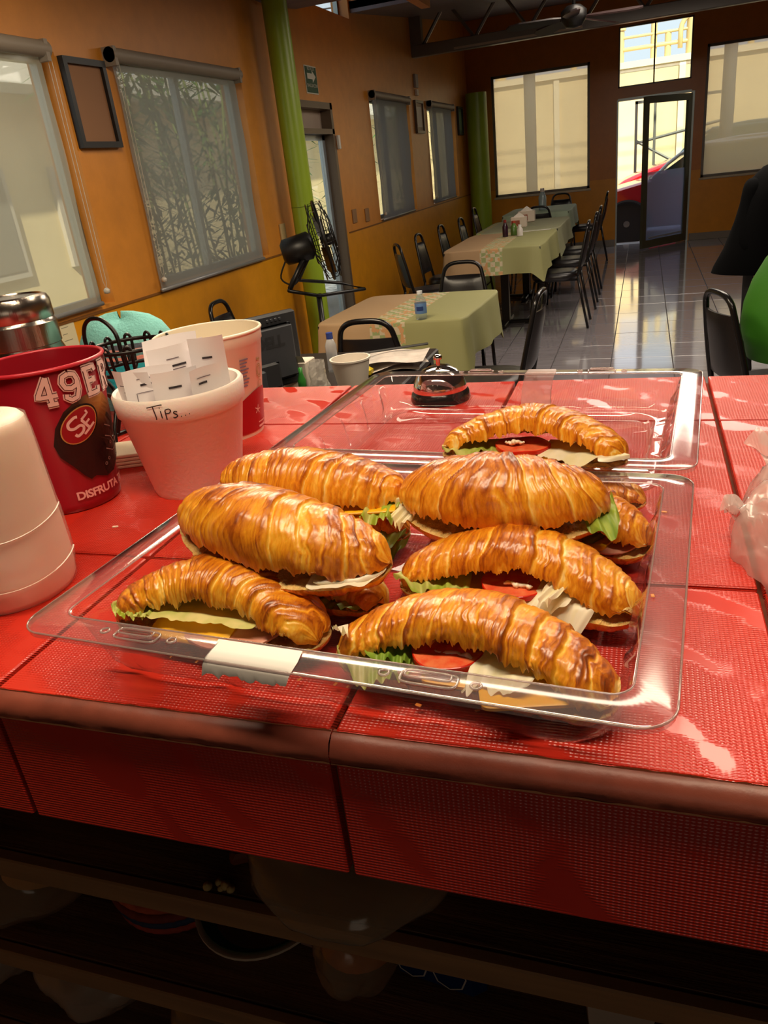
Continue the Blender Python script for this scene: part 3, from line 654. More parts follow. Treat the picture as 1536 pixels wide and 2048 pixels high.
table(-1.28, 10.85, .84, 1.2, 0, 'dining table nearest the far window under a mint cloth', 'pale mint cloth on the table nearest the far window', M_cl2, seed=11)

# ------------------------------------------------------------------ banquet chairs
M_vinyl = mat('black_vinyl', '#1a1718', 0.3, bump=.1, bscale=200); M_tube = mat('black_chair_tube', '#1d1b1c', 0.22, 0.4)
def make_chair(label):
    t = thing('banquet_chair', label, 'chair', group=None)
    B = MB(); rows = []
    for z, k in ((.415, .9), (.425, .98), (.44, 1.0), (.46, .99), (.475, .93), (.482, .7), (.484, .3)):
        rows.append([(k * .205 * (1 - .06 * math.sin(a)) * math.copysign(abs(math.cos(a)) ** .7, math.cos(a)), k * .20 * math.copysign(abs(math.sin(a)) ** .7, math.sin(a)), z) for a in np.linspace(0, 2 * PI, 33)[:-1]])
    B.grid(np.array(rows), wrap=True); B.f += [tuple(range(31, -1, -1)), tuple(range(6 * 32, 7 * 32))]; B.m += [0, 0]
    B.build('seat', M_vinyl, t, smooth=True, sharp=1.0)
    yb = lambda z: -.205 - (z - .45) * .20
    path = [(-.175, yb(.45), .45), (-.158, yb(.62), .62), (-.128, yb(.78), .78), (-.110, yb(.83), .835), (-.07, yb(.86), .862), (0, yb(.87), .868), (.07, yb(.86), .862), (.110, yb(.83), .835), (.128, yb(.78), .78), (.158, yb(.62), .62), (.175, yb(.45), .45)]
    MB().tube(smooth_path(path, 4), .0125, 8).build('back_frame', M_tube, t, smooth=True)
    P = np.zeros((12, 9, 3)); Q = np.zeros((12, 9, 3))
    for i in range(12):
        for j in range(9):
            z = .515 + .275 * i / 11; hw = .155 - (z - .52) * .135; u = j / 8 * 2 - 1; e = (1 - abs(u) ** 4) * (1 - abs(i / 5.5 - 1) ** 6); bow = .018 * (1 - u * u)
            P[i, j] = (hw * u, yb(z) - bow - .004 - .010 * e, z); Q[i, j] = (hw * u, yb(z) - bow + .006 + .02 * e, z)
    B = MB(); B.grid(P); B.grid(Q)
    ring = [(0, j) for j in range(9)] + [(i, 8) for i in range(1, 12)] + [(11, j) for j in range(7, -1, -1)] + [(i, 0) for i in range(10, 0, -1)]
    for a, b in zip(ring, ring[1:] + ring[:1]):
        ia, ib = a[0] * 9 + a[1], b[0] * 9 + b[1]; B.f.append((ia, ib, ib + 108, ia + 108)); B.m.append(0)
    B.build('backrest', M_vinyl, t, smooth=True, sharp=1.1)
    for s in (-1, 1):
        MB().tube([(s * .175, yb(.45), .45), (s * .18, -.24, .25), (s * .19, -.29, 0.004)], .0115, 8).build('leg', M_tube, t, smooth=True)
        MB().tube([(s * .175, .16, .42), (s * .18, .19, .22), (s * .19, .215, 0.004)], .0115, 8).build('leg', M_tube, t, smooth=True)
        MB().tube([(s * .175, yb(.45), .42), (s * .175, .16, .42)], .0105, 6).build('seat_rail', M_tube, t, smooth=True)
    MB().tube([(-.18, .18, .25), (.18, .18, .25)], .008, 6).build('stretcher', M_tube, t, smooth=True)
    return t
ch0 = make_chair('black chair with open loop back in front of the nearest square table')
# x, y, facing angle (direction the sitter looks, from +x), label
CH = [(-1.13, 3.42, 90, None),
      (-.72, 3.66, 176, 'black chair at the right side of the nearest square table'),
      (-1.07, 4.66, -88, 'black chair at the far side of the nearest square table'),
      (-2.02, 3.98, 5, 'black chair against the orange wall behind the monitor'),
      (-1.72, 6.62, 30, 'black chair with full back visible left of the long table, nearest the side door'),
      (-1.72, 7.32, 0, 'second black chair from the side door along the orange wall'),
      (-1.70, 8.15, 0, 'third black chair from the side door along the orange wall'),
      (-1.66, 8.95, 0, 'fourth black chair from the side door, before the far column'),
      (-1.83, 10.6, 0, 'black chair at the left side of the mint table'),
      (-.72, 7.10, 180, 'black chair at the right side of the long table, nearest the counter'),
      (-.70, 7.95, 180, 'second black chair along the right side of the long table'),
      (-.70, 8.75, 180, 'third black chair along the right side of the long table'),
      (-.74, 11.35, 183, 'black chair standing apart with its back to the entrance door'),
      (-1.16, 9.92, 90, 'black chair between the long row and the mint table'),
      (-1.12, 11.75, -90, 'black chair beyond the mint table under the far window'),
      (.56, 3.44, 20, 'black chair at the right edge under the person in green')]
for i, (x, y, a, lb) in enumerate(CH):
    if i == 0: ch0.location = (x, y, 0); ch0.rotation_euler = (0, 0, math.radians(a - 90))
    else: dup(ch0, (x, y, 0), math.radians(a - 90), lb)
for o in [o for o in C.objects if o.name.startswith('banquet_chair')]: o['group'] = 'black banquet chairs in the dining room'

# things on the tables
M_clear = film('clear_bottle', '#e6eef2', 1, .05, .12, 1.4)
bt = thing('water_bottle', 'small clear water bottle with blue label on the nearest table', 'bottle', (-1.03, 3.70, .758))
MB().lathe([(0, 0), (.026, 0), (.029, .01), (.029, .08), (.026, .095), (.012, .118), (.012, .124)], 20).build('body', M_clear, bt, smooth=True)
MB().lathe([(.0295, .03), (.0298, .032), (.0298, .078), (.0295, .08)], 20).build('label_band', mat('bottle_label', '#5d7fae', .5), bt, smooth=True)
MB().lathe([(0, .122), (.014, .122), (.014, .137), (0, .138)], 16).build('cap', mat('cap_white', '#d9dde0', .4), bt, smooth=True, sharp=.8)
MB().lathe([(.0302, .045), (.0302, .065)], 10, a0=4.2, a1=5.4).build('label_mark', mat('label_navy', '#22386e', .5), bt)
def jar(x, y, r, h, c, cap, label, cat='jar', name='sauce_bottle'):
    t = thing(name, label, cat, (x, y, .758))
    MB().lathe([(0, 0), (r, .002), (r, h * .6), (r * .6, h * .75), (r * .45, h * .85), (0, h * .85)], 16).build('body', mat(name + '_glass', c, .2), t, smooth=True, sharp=.9)
    MB().lathe([(0, h * .84), (r * .55, h * .84), (r * .5, h), (0, h)], 14).build('cap', mat(name + '_cap', cap, .4), t, smooth=True, sharp=.9)
def napkinbox(x, y, s, label, c='#cdbfae', c2='#8e4a30'):
    t = thing('napkin_holder', label, 'napkin holder', (x, y, .758))
    MB().box((-s, -s * .6, 0), (s, s * .6, s * 1.3), bev=.006).build('case', mat('holder_paper', c, .6), t)
    MB().box((-s * .9, -s * .62, s * .2), (s * .2, -s * .6, s * .9)).build('printed_panel', mat('holder_print', c2, .6), t)
    MB().prism([(-s * .7, s * 1.3), (0, s * 1.8), (s * .7, s * 1.3)], 'y', -s * .4, s * .4).build('napkin', mat('napkin_white', '#ddd6cd', .7), t)
jar(-1.22, 7.55, .026, .15, '#2a1020', '#7a1c18', 'dark sauce bottle on the near end of the long table')
jar(-1.15, 7.62, .03, .13, '#4f6b2f', '#a33a20', 'green sauce bottle beside the dark one on the long table')
jar(-1.08, 7.52, .028, .10, '#c9c2bd', '#d8d8d8', 'small glass salt shaker with bright metal top on the long table', 'shaker', 'salt_shaker')
napkinbox(-1.22, 8.45, .08, 'cream and red napkin box on the long table'); napkinbox(-1.22, 9.05, .09, 'tall cream and red napkin box further along the long table')
jar(-1.24, 10.75, .05, .26, '#8fa0a5', '#c8c0bb', 'grey bottle standing on the mint table', 'bottle', 'grey_bottle')
o = MB().prism([(-.13, -.03), (.13, .0), (.14, .03), (-.12, .0)], 'z', .759, .762).build('paper_slip', mat('slip_white', '#e2ded6', .6)); o.location = (-.98, 7.9, 0); tag(o, 'folded white paper slip lying on the long green cloth', 'paper')

# ------------------------------------------------------------------ drum fan on its stand
fan = thing('pedestal_fan', 'black fan on a tubular stand beside the lime green column', 'fan', (-1.95, 4.62, 0), 0)
MB().tube([(.0, .0, 0.02), (.0, .0, .78)], .018, 10).build('pole', M_blackm, fan, smooth=True)
MB().tube([(-.05 + .26 * math.cos(a), .26 * math.sin(a), .02) for a in np.linspace(0, 2 * PI, 28)[:-1]], .014, 8, closed=True).build('floor_ring', M_blackm, fan, smooth=True)
MB().tube([(-.31, 0, .02), (.21, 0, .02)], .012, 8).build('cross_bar', M_blackm, fan)
MB().tube([(-.10, -.22, .84), (.01, -.02, .77), (.20, .32, .745), (.05, .28, .80), (-.16, -.02, .88), (-.10, -.22, .84)], .011, 8).build('base_frame', M_blackm, fan, smooth=True)
MB().tube([(-.10, -.20, .85), (-.06, -.06, .98), (-.02, .03, 1.06)], .016, 8).build('strut', M_blackm, fan, smooth=True)
MB().tube([(-.12, .0, .88), (-.06, .0, .97), (-.02, .03, 1.04)], .013, 8).build('strut', M_blackm, fan, smooth=True)
FC = np.array((.06, .05, 1.09)); FN = np.array((.86, .40, .16)); FN /= np.linalg.norm(FN); fu = np.cross(FN, (0, 0, 1)); fu /= np.linalg.norm(fu); fv = np.cross(fu, FN)
ring = lambda r, o, n=40: [FC + FN * o + r * (math.cos(a) * fu + math.sin(a) * fv) for a in np.linspace(0, 2 * PI, n + 1)[:-1]]
MB().tube(ring(.235, .0), .009, 8, closed=True).build('guard_ring', M_blackm, fan, smooth=True)
B = MB()
for r, o in ((.23, .045), (.23, -.045), (.12, .07), (.06, .07), (.17, .06), (.12, -.07)): B.tube(ring(r, o, 28), .003, 4, closed=True)
for k in range(20):
    a = 2 * PI * k / 20; q = math.cos(a) * fu + math.sin(a) * fv
    B.tube([FC + FN * .075 + q * .03, FC + FN * .068 + q * .14, FC + FN * .03 + q * .228, FC - FN * .03 + q * .228, FC - FN * .07 + q * .1], .0022, 4)
B.build('wire_guard', M_blackm, fan)['kind'] = 'stuff'
for k in range(3):
    a0 = 2 * PI * k / 3 + .5; P = np.zeros((6, 5, 3))
    for i in range(6):
        for j in range(5):
            r = .04 + .165 * i / 5; a = a0 + (j / 4 - .5) * (1.1 - .2 * i / 5); P[i, j] = FC + FN * ((j / 4 - .5) * .05) + r * (math.cos(a) * fu + math.sin(a) * fv)
    MB().grid(P).build('blade', M_black, fan, smooth=True)
MB().tube([FC - FN * .27, FC - FN * .25, FC - FN * .09, FC - FN * .06], [.05, .078, .085, .05], 20).build('motor', M_black, fan, smooth=True)
MB().tube([FC - FN * .0, FC + FN * .07], .035, 16).build('hub', M_black, fan, smooth=True)
MB().tube(smooth_path([FC - FN * .25 + np.array((0, 0, -.04)), FC - FN * .30 + np.array((0, 0, -.14)), FC - FN * .22 + np.array((0, 0, -.2)), FC - FN * .14 + np.array((0, 0, -.12))], 5), .006, 6).build('power_cable', M_black, fan, smooth=True)
# ------------------------------------------------------------------ side table, monitor
M_lam = mat('dark_laminate', '#2b2422', 0.4)
st = thing('side_table', 'small dark table just beyond the red counter carrying cups and papers', 'table', (-1.12, 2.62, 0))
MB().box((-.62, -.42, .735), (.34, .40, .765), bev=.006).build('tabletop', M_lam, st)
for sx in (-.58, .30):
    for sy in (-.38, .36): MB().box((sx - .02, sy - .02, 0), (sx + .02, sy + .02, .735)).build('leg', M_blackm, st)
mo = thing('monitor', 'back of a dark grey monitor standing beyond the paper bucket', 'monitor', (-1.241, 2.279, .765), math.radians(58)); mo.scale = (.83, .83, .83)
M_mon = mat('monitor_plastic', '#2c2d31', 0.45); M_mon2 = mat('monitor_plastic_light', '#3b3d43', 0.4)
MB().box((-.25, .0, .04), (.25, .035, .345), bev=.01).build('housing', M_mon, mo)
MB().box((-.21, -.028, .075), (.21, .0, .30), bev=.012).build('back_cover', M_mon2, mo)
MB().box((-.11, -.045, .05), (.11, -.026, .16), bev=.01).build('stand_mount', M_mon, mo)
MB().box((-.03, -.06, 0.01), (.03, -.03, .14), bev=.008).build('stand_neck', M_mon2, mo); MB().box((-.12, -.09, 0), (.12, .10, .014), bev=.005).build('stand_base', M_mon, mo)
put_text('DELL', .062, lambda u, v: (.085 + u, -.0292, .235 + v), 'embossed_lettering', M_mon, mo, bold=.003)
for k in range(4): MB().box((.10 + .02 * k, -.004, .312), (.112 + .02 * k, 0.002, .325), bev=.002).build('port_cover', M_mon2, mo)
o = thing('white_bucket', 'white foam bowl on the small table next to the green bottle', 'bowl', (-.955, 2.46, .765))
MB().lathe([(0, 0), (.052, 0), (.068, .10), (.072, .10), (.072, .106), (.066, .106), (.05, .01), (0, .008)], 28).build('body', mat('foam_white_far', '#d9cfc2', .6), o, smooth=True, sharp=.8)
o = thing('white_carton', 'open white carton at the left of the small table', 'box', (-1.15, 2.48, .765))
MB().box((-.06, -.045, 0), (.035, .045, .10), bev=.003).build('carton_body', mat('carton_white', '#d3c8ba', .7), o)
MB()._add([(-.06, -.045, .10), (.035, -.045, .10), (.04, -.075, .13), (-.055, -.075, .13)], [(0, 1, 2, 3)]).build('flap', bpy.data.materials['carton_white'], o)
o = thing('green_bottle', 'small green bottle in front of the white carton', 'bottle', (-1.115, 2.385, .765))
MB().lathe([(0, 0), (.014, 0), (.015, .05), (.007, .075), (.007, .095), (0, .096)], 14).build('body', mat('green_plastic', '#2f7a2e', .3), o, smooth=True)
o = thing('crumpled_bag', 'crumpled clear bag between the green bottle and the foam bowl', 'bag', (-1.055, 2.40, .765))
P = np.zeros((14, 20, 3)); 
for i in range(14):
    for j in range(20):
        a = 2 * PI * j / 20; z = .115 * i / 13; r = (.036 - .012 * (i / 13)) * (1 + .25 * fnoise(math.cos(a) * 2, math.sin(a) * 2, z * 40, 5)); P[i, j] = (r * math.cos(a), r * math.sin(a), z)
MB().grid(P, wrap=True).build('sheet', film('white_film', '#ffffff', 1, .2, .55, 1.4, '#ded8d0'), o)
o = thing('capped_bottle', 'clear bottle with blue cap at the back of the small table', 'bottle', (-1.12, 2.70, .765))
MB().lathe([(0, 0), (.022, 0), (.022, .10), (.01, .13), (0, .13)], 14).build('body', film('pale_film', '#ffffff', 1, .1, .5, 1.4, '#cfd3d8'), o, smooth=True)
MB().lathe([(.011, .125), (.013, .125), (.013, .148), (0, .149)], 14).build('cap', mat('cap_blue', '#2b3f8a', .4), o, smooth=True, sharp=.8)
o = thing('menu_sheets', 'glossy paper sheets lying on the small table beyond the tray', 'papers', (-.93, 2.72, .765), math.radians(14))
for k, (a, dx, dz) in enumerate(((0, 0, .0), (.18, .02, .012), (-.12, .03, .03))):
    P = np.zeros((10, 6, 3))
    for i in range(10):
        for j in range(6):
            u, v = i / 9 - .5, j / 5 - .5; x, y = u * .29, v * .21; P[i, j] = (x * math.cos(a) - y * math.sin(a) + dx, x * math.sin(a) + y * math.cos(a), .004 + dz + .035 * max(0, u + .1) ** 1.2 * (k > 0) + .012 * math.sin(u * 6 + k))
    MB().grid(P).build('sheet', mat('sheet_gloss_%d' % k, ('#bcae9c', '#cfc3bb', '#d8cdc6')[k], .15, var=.25, vscale=14), o, smooth=True)
MB().tube([(-.14, .0, .06), (.18, .10, .055)], .005, 6).build('black_edge', M_black, o)
o = thing('lemon_packet', 'yellow packet behind the foam bowl on the small table', 'packet', (-.98, 2.60, .765)); MB().box((-.05, -.02, 0), (.05, .03, .035), bev=.01).build('wrapper', mat('yellow_wrap', '#c8b02a', .4), o)

# ------------------------------------------------------------------ people
def skin(name, J, E, m, parent, sub=2, root=0, smooth_=True):
    me = bpy.data.meshes.new(name); me.from_pydata([j[:3] for j in J], E, []); me.materials.append(m)
    o = bpy.data.objects.new(name, me); C.objects.link(o)
    md = o.modifiers.new('Skin', 'SKIN'); md.use_smooth_shade = True
    d = me.skin_vertices[0].data
    for i, j in enumerate(J):
        r = j[3]; d[i].radius = r if hasattr(r, '__len__') else (r, r); d[i].use_root = (i == root)
    s = o.modifiers.new('Sub', 'SUBSURF'); s.levels = sub; s.render_levels = sub
    dg = bpy.context.evaluated_depsgraph_get(); me2 = bpy.data.meshes.new_from_object(o.evaluated_get(dg)); bpy.data.objects.remove(o)
    me2.materials.clear(); me2.materials.append(m); me2.polygons.foreach_set('use_smooth', [True] * len(me2.polygons))
    o = bpy.data.objects.new(name, me2); C.objects.link(o)
    if parent: o.parent = parent
    return o
M_skin = mat('skin', '#a56a4c', .5, sss=.1); M_hair = mat('dark_hair', '#15100e', .6)
def head(c, yaw, pitch, s, parent, hair=True):
    """head with face looking along +x before rotation"""
    R = Matrix.Rotation(yaw, 3, 'Z') @ Matrix.Rotation(pitch, 3, 'Y'); R = np.array(R); c = np.array(c)
    T = lambda p: c + R @ (np.array(p) * s)
    n, k = 26, 30; P = np.zeros((n, k, 3))
    for i in range(n):
        ph = PI * i / (n - 1)
        for j in range(k):
            a = 2 * PI * j / k; x, y, z = math.sin(ph) * math.cos(a), math.sin(ph) * math.sin(a), math.cos(ph)
            X = .098 * x; Y = .076 * y; Z = .118 * z
            if z < 0: Y *= 1 + .35 * z; X *= 1 + (.12 * z if x > 0 else .35 * z)
            if x > .3: X += .022 * math.exp(-((y / .13) ** 2 + ((z + .12) / .16) ** 2)) + .008 * math.exp(-((y / .25) ** 2 + ((z + .45) / .08) ** 2)) - .008 * math.exp(-(((abs(y) - .35) / .15) ** 2 + ((z - .02) / .1) ** 2))
            P[i, j] = T((X, Y, Z))
    h = MB().grid(P, wrap=True).build('head', M_skin, parent, smooth=True)
    for q in (-1, 1):
        MB().lathe([(0, -.011), (.008, -.008), (.011, 0), (.008, .008), (0, .011)], 12).tf(loc=T((.079, q * .03, .004))).build('eye', mat('eye_dark', '#1d1512', .2), h, smooth=True)
        MB().lathe([(0, -.028), (.012, -.02), (.016, .005), (.01, .026), (0, .03)], 10).tf(loc=T((-.005, q * .076, -.01))).build('ear', M_skin, h, smooth=True)
    MB().tube([T((.088, -.024, -.056)), T((.097, 0, -.053)), T((.088, .024, -.056))], .004, 6).build('mouth', mat('lips', '#7d4238', .5), h, smooth=True)
    return h, T
def hand(parent, w, d, up, s=1.0, m=None):
    """relaxed hand from wrist w pointing along d, palm normal up"""
    d = unit(d); up = unit(np.array(up) - d * np.dot(up, d)); sd = np.cross(d, up); w = np.array(w)
    J = [(*w, .021 * s), (*(w + d * .04 * s), (.034 * s, .016 * s)), (*(w + d * .08 * s), (.036 * s, .014 * s))]
    h = skin('hand', J, [(0, 1), (1, 2)], M_skin, parent, 2)
    for k, (o_, l) in enumerate(((-.027, .066), (-.009, .075), (.009, .070), (.026, .055))):
        b = w + d * .075 * s + sd * o_ * s; c1 = -up * .012 * s; pts = [b, b + d * l * .45 * s + c1 * .6, b + d * l * .75 * s + c1 * 1.8, b + d * l * .95 * s + c1 * 3.2]
        skin('finger', [(*p, .0088 * s * (1 - .1 * i)) for i, p in enumerate(pts)], [(0, 1), (1, 2), (2, 3)], M_skin, h, 1)
    b = w + d * .025 * s - sd * .024 * s; skin('thumb', [(*b, .012 * s), (*(b + (d * .6 - sd * .8) * .03 * s), .010 * s), (*(b + (d * .85 - sd * .6 - up * .3) * .058 * s), .009 * s)], [(0, 1), (1, 2)], M_skin, h, 1)
    return h
# standing person in black jacket, bending over slightly
pb = thing('person', 'person in black jacket and dark cap standing bent forward at the right edge', 'person', (.76, 5.20, 0))
M_jk = mat('black_jacket', '#040405', .9, spec=.08, bump=.3, bscale=14); M_tr = mat('dark_trousers', '#17181d', .7); M_shirt = mat('striped_shirt', '#9c8478', .6, var=.3, vscale=30, vstretch=(1, 1, 6))
J = [(.0, .0, .80, .14), (.02, -.02, 1.0, (.155, .13)), (.05, -.04, 1.17, (.17, .13)), (.08, -.06, 1.26, .06), (.10, -.07, 1.33, .055),
     (-.10, .0, .78, .085), (-.11, .02, .44, .062), (-.12, .05, .10, .045), (-.12, -.06, .045, .042), (.10, .0, .78, .085), (.11, .02, .44, .062), (.12, .05, .10, .045), (.12, -.06, .045, .042)]
skin('body', J, [(0, 1), (1, 2), (2, 3), (3, 4), (0, 5), (5, 6), (6, 7), (7, 8), (0, 9), (9, 10), (10, 11), (11, 12)], M_tr, pb)
B = MB(); rows = []
for z, cx, rx, ry in ((.665, -.05, .30, .20), (.70, -.05, .292, .20), (.80, -.04, .262, .19), (.95, -.02, .235, .175), (1.08, .0, .215, .165), (1.17, .02, .195, .155), (1.235, .04, .15, .125), (1.275, .07, .085, .08), (1.30, .08, .07, .07)):
    rows.append([(cx + rx * math.cos(a) * (1 + .04 * math.sin(3 * a + z * 9)), -.03 + ry * math.sin(a) * (1 + .05 * math.sin(5 * a + z * 5)), z) for a in np.linspace(0, 2 * PI, 41)[:-1]])
B.grid(np.array(rows), wrap=True); jk = B.build('jacket', M_jk, pb, smooth=True)
skin('sleeve', [(-.13, -.05, 1.19, .085), (-.17, -.07, 1.0, .070), (-.18, -.12, .84, .062), (-.15, -.16, .76, .055)], [(0, 1), (1, 2), (2, 3)], M_jk, pb)
skin('sleeve', [(.17, -.05, 1.19, .085), (.26, -.16, 1.02, .07), (.20, -.34, .93, .058)], [(0, 1), (1, 2)], M_jk, pb)
hand(pb, (-.15, -.165, .745), (.3, -.3, -1), (1, 0, 0)); hand(pb, (.19, -.36, .925), (-.2, -1, -.2), (0, 0, 1))
rows = []
for z, cx, rx, ry in ((.95, -.02, .235, .175), (1.08, .0, .215, .165), (1.17, .02, .195, .155), (1.235, .04, .15, .125), (1.275, .07, .085, .08)):
    hw = .10 + .5 * (z - .95)
    rows.append([(cx + rx * 1.025 * math.cos(a) * (1 + .04 * math.sin(3 * a + z * 9)), -.03 + ry * 1.025 * math.sin(a) * (1 + .05 * math.sin(5 * a + z * 5)), z) for a in np.linspace(-1.35 - hw, -1.35 + hw, 9)])
MB().grid(np.array(rows)).build('shirt_front', M_shirt, pb, smooth=True)
hd, T = head((.12, -.10, 1.395), math.radians(-38), .35, .92, pb)
B = MB(); rows = []
for ph, r in ((.0, .02), (.25, .3), (.6, .62), (.95, .86), (1.3, .98), (1.5, 1.02), (1.62, 1.03)):
    rows.append([T((.104 * math.sin(ph) * math.cos(a) - .004, .083 * math.sin(ph) * math.sin(a), .03 + .108 * math.cos(ph))) for a in np.linspace(0, 2 * PI, 29)[:-1]])
B.grid(np.array(rows), wrap=True); cp = B.build('cap', mat('cap_charcoal', '#2c2f33', .7), pb, smooth=True)
MB().prism([(.07, -.06), (.13, -.05), (.16, 0), (.13, .05), (.07, .06)], 'z', .015, .022).build('cap_brim', bpy.data.materials['cap_charcoal'], cp).data.transform(Matrix.LocRotScale(Vector(T((0, 0, 0))), Euler((0, .35, math.radians(-38))), Vector((.92, .92, .92))))
# seated person in green
pg = thing('person', 'person in lime green shirt sitting on the black chair at the right edge', 'person', (.595, 3.46, 0), math.radians(20))
M_gs = mat('lime_green_shirt', '#347512', .6, bump=.35, bscale=9, bstretch=(1, 1, 3)); M_jn = mat('navy_trousers', '#10131f', .7)
J = [(.0, 0, .56, .13), (.42, -.10, .55, .075), (.45, -.10, .12, .045), (.53, -.10, .045, .04), (.42, .12, .55, .075), (.45, .12, .12, .045), (.53, .12, .045, .04)]
skin('body', [(.02, 0, .60, .12), (.0, 0, .80, .14), (.08, 0, 1.0, .14), (.15, 0, 1.12, .055), (.19, 0, 1.19, .052)], [(0, 1), (1, 2), (2, 3), (3, 4)], M_skin, pg)
skin('trousers', J, [(0, 1), (1, 2), (2, 3), (0, 4), (4, 5), (5, 6)], M_jn, pg)
B = MB(); rows = []
for z, cx, rx, ry in ((.575, .0, .185, .205), (.60, -.005, .19, .21), (.635, -.012, .188, .21), (.66, -.015, .20, .215), (.72, -.018, .205, .22), (.80, -.010, .205, .225), (.88, .012, .20, .225), (.96, .045, .185, .215), (1.03, .08, .16, .19), (1.08, .11, .12, .14), (1.11, .13, .075, .08), (1.125, .145, .062, .065)):
    rows.append([(cx + .87 * rx * math.cos(a) * (1 + .012 * math.sin(z * 90)), .88 * ry * math.sin(a) * (1 + .015 * math.sin(4 * a + z * 12)), z) for a in np.linspace(0, 2 * PI, 41)[:-1]])
B.grid(np.array(rows), wrap=True); B.build('shirt', M_gs, pg, smooth=True)
for s in (-1, 1):
    skin('sleeve', [(.09, s * .175, 1.02, .072), (.14, s * .235, .88, .066), (.20, s * .24, .80, .058)], [(0, 1), (1, 2)], M_gs, pg)
    skin('forearm', [(.18, s * .235, .81, .043), (.30, s * .20, .72, .038), (.40, s * .15, .68, .027)], [(0, 1), (1, 2)], M_skin, pg)
    hand(pg, (.40, s * .15, .68), (1, -s * .2, -.35), (0, 0, 1))
hd, T = head((.25, 0, 1.29), 0, .2, .95, pg)
B = MB(); rows = []
for ph in (.0, .25, .6, .95, 1.3, 1.6, 1.9): rows.append([T((.108 * math.sin(ph) * math.cos(a) - .02, .085 * math.sin(ph) * math.sin(a), .02 + .112 * math.cos(ph))) for a in np.linspace(0, 2 * PI, 29)[:-1]])
B.grid(np.array(rows), wrap=True); B.build('hair', M_hair, hd, smooth=True)
# ------------------------------------------------------------------ the red tiled counter
CZ = 1.15
def tile_mat():
    m = mat('red_glazed_tile', '#d0281a', 0.22, coat=0.0, spec=.6); t = NT(m); b = t.n['Principled BSDF']
    g = t.add('ShaderNodeNewGeometry'); sp = t.add('ShaderNodeSeparateXYZ'); t.lk(g.outputs['Position'], sp.inputs[0])
    k = 2 * PI / 0.0030
    sx = t.math('SINE', t.math('MULTIPLY', sp.outputs[0], k)); yz = t.math('ADD', sp.outputs[1], sp.outputs[2]); sy = t.math('SINE', t.math('MULTIPLY', yz, k * 1.25))
    h = t.math('MULTIPLY', t.math('ADD', sx, 2.2), t.math('ADD', sy, 1.0))
    # embossed areas: chevron bands broken by noise
    n = t.noise(13, 3, .6, g.outputs['Position'], .6)
    wv = t.add('ShaderNodeTexWave', wave_type='BANDS', bands_direction='DIAGONAL'); wv.inputs['Scale'].default_value = 7; wv.inputs['Distortion'].default_value = 5; wv.inputs['Detail'].default_value = 2; t.lk(g.outputs['Position'], wv.inputs['Vector'])
    msk = t.ramp(t.math('ADD', t.math('MULTIPLY', n, .8), t.math('MULTIPLY', wv.outputs['Fac'], .35)), [(.38, '#000000'), (.50, '#ffffff')])
    hh = t.math('MULTIPLY', h, msk); low = t.noise(5, 2, .5, g.outputs['Position'])
    hh = t.math('ADD', hh, t.math('MULTIPLY', low, .7))
    bp = t.add('ShaderNodeBump'); bp.inputs['Strength'].default_value = .55; bp.inputs['Distance'].default_value = .00020; t.lk(hh, bp.inputs['Height']); t.lk(bp.outputs[0], b.inputs['Normal'])
    c = t.ramp(t.noise(6, 4, .6, g.outputs['Position']), [(.3, '#c22a1c'), (.7, '#cf3626')]); t.lk(c, b.inputs['Base Color'])
    t.lk(t.ramp(t.noise(3.3, 3, .6, g.outputs['Position']), [(.3, (.16, .16, .16)), (.7, (.30, .30, .30))]), b.inputs['Roughness'])
    return m
M_rt = tile_mat(); M_jt = mat('brown_grout', '#7a3a20', .8, var=.3, vscale=40); M_trim = mat('terracotta_tile_edge', '#8a4636', .4, var=.25, vscale=30, bump=.06, bscale=200)
M_chip = mat('chipped_glaze', '#d99a70', .6)
ct = thing('counter', 'red tiled serving counter running across the foreground', 'counter', (0, .70, 0))
MB().box((-1.45, .345, 1.03), (1.30, 1.075, 1.1405)).build('mortar_bed', M_jt, ct, world=True)
MB().box((-1.45, .86, .0), (1.30, .90, 1.03)).build('back_panel', mat('dark_board', '#1c1410', .8), ct, world=True)
for x in (-1.44, 1.26): MB().box((x, .37, 0), (x + .03, .86, 1.03)).build('upright', bpy.data.materials['dark_board'], ct, world=True)
xs = [-1.45, -1.19, -.934, -.678, -.423, -.168, .0875, .343, .6, .855, 1.11, 1.30]; ys = [.3255, .5195, .900, 1.09]; gp = .0022
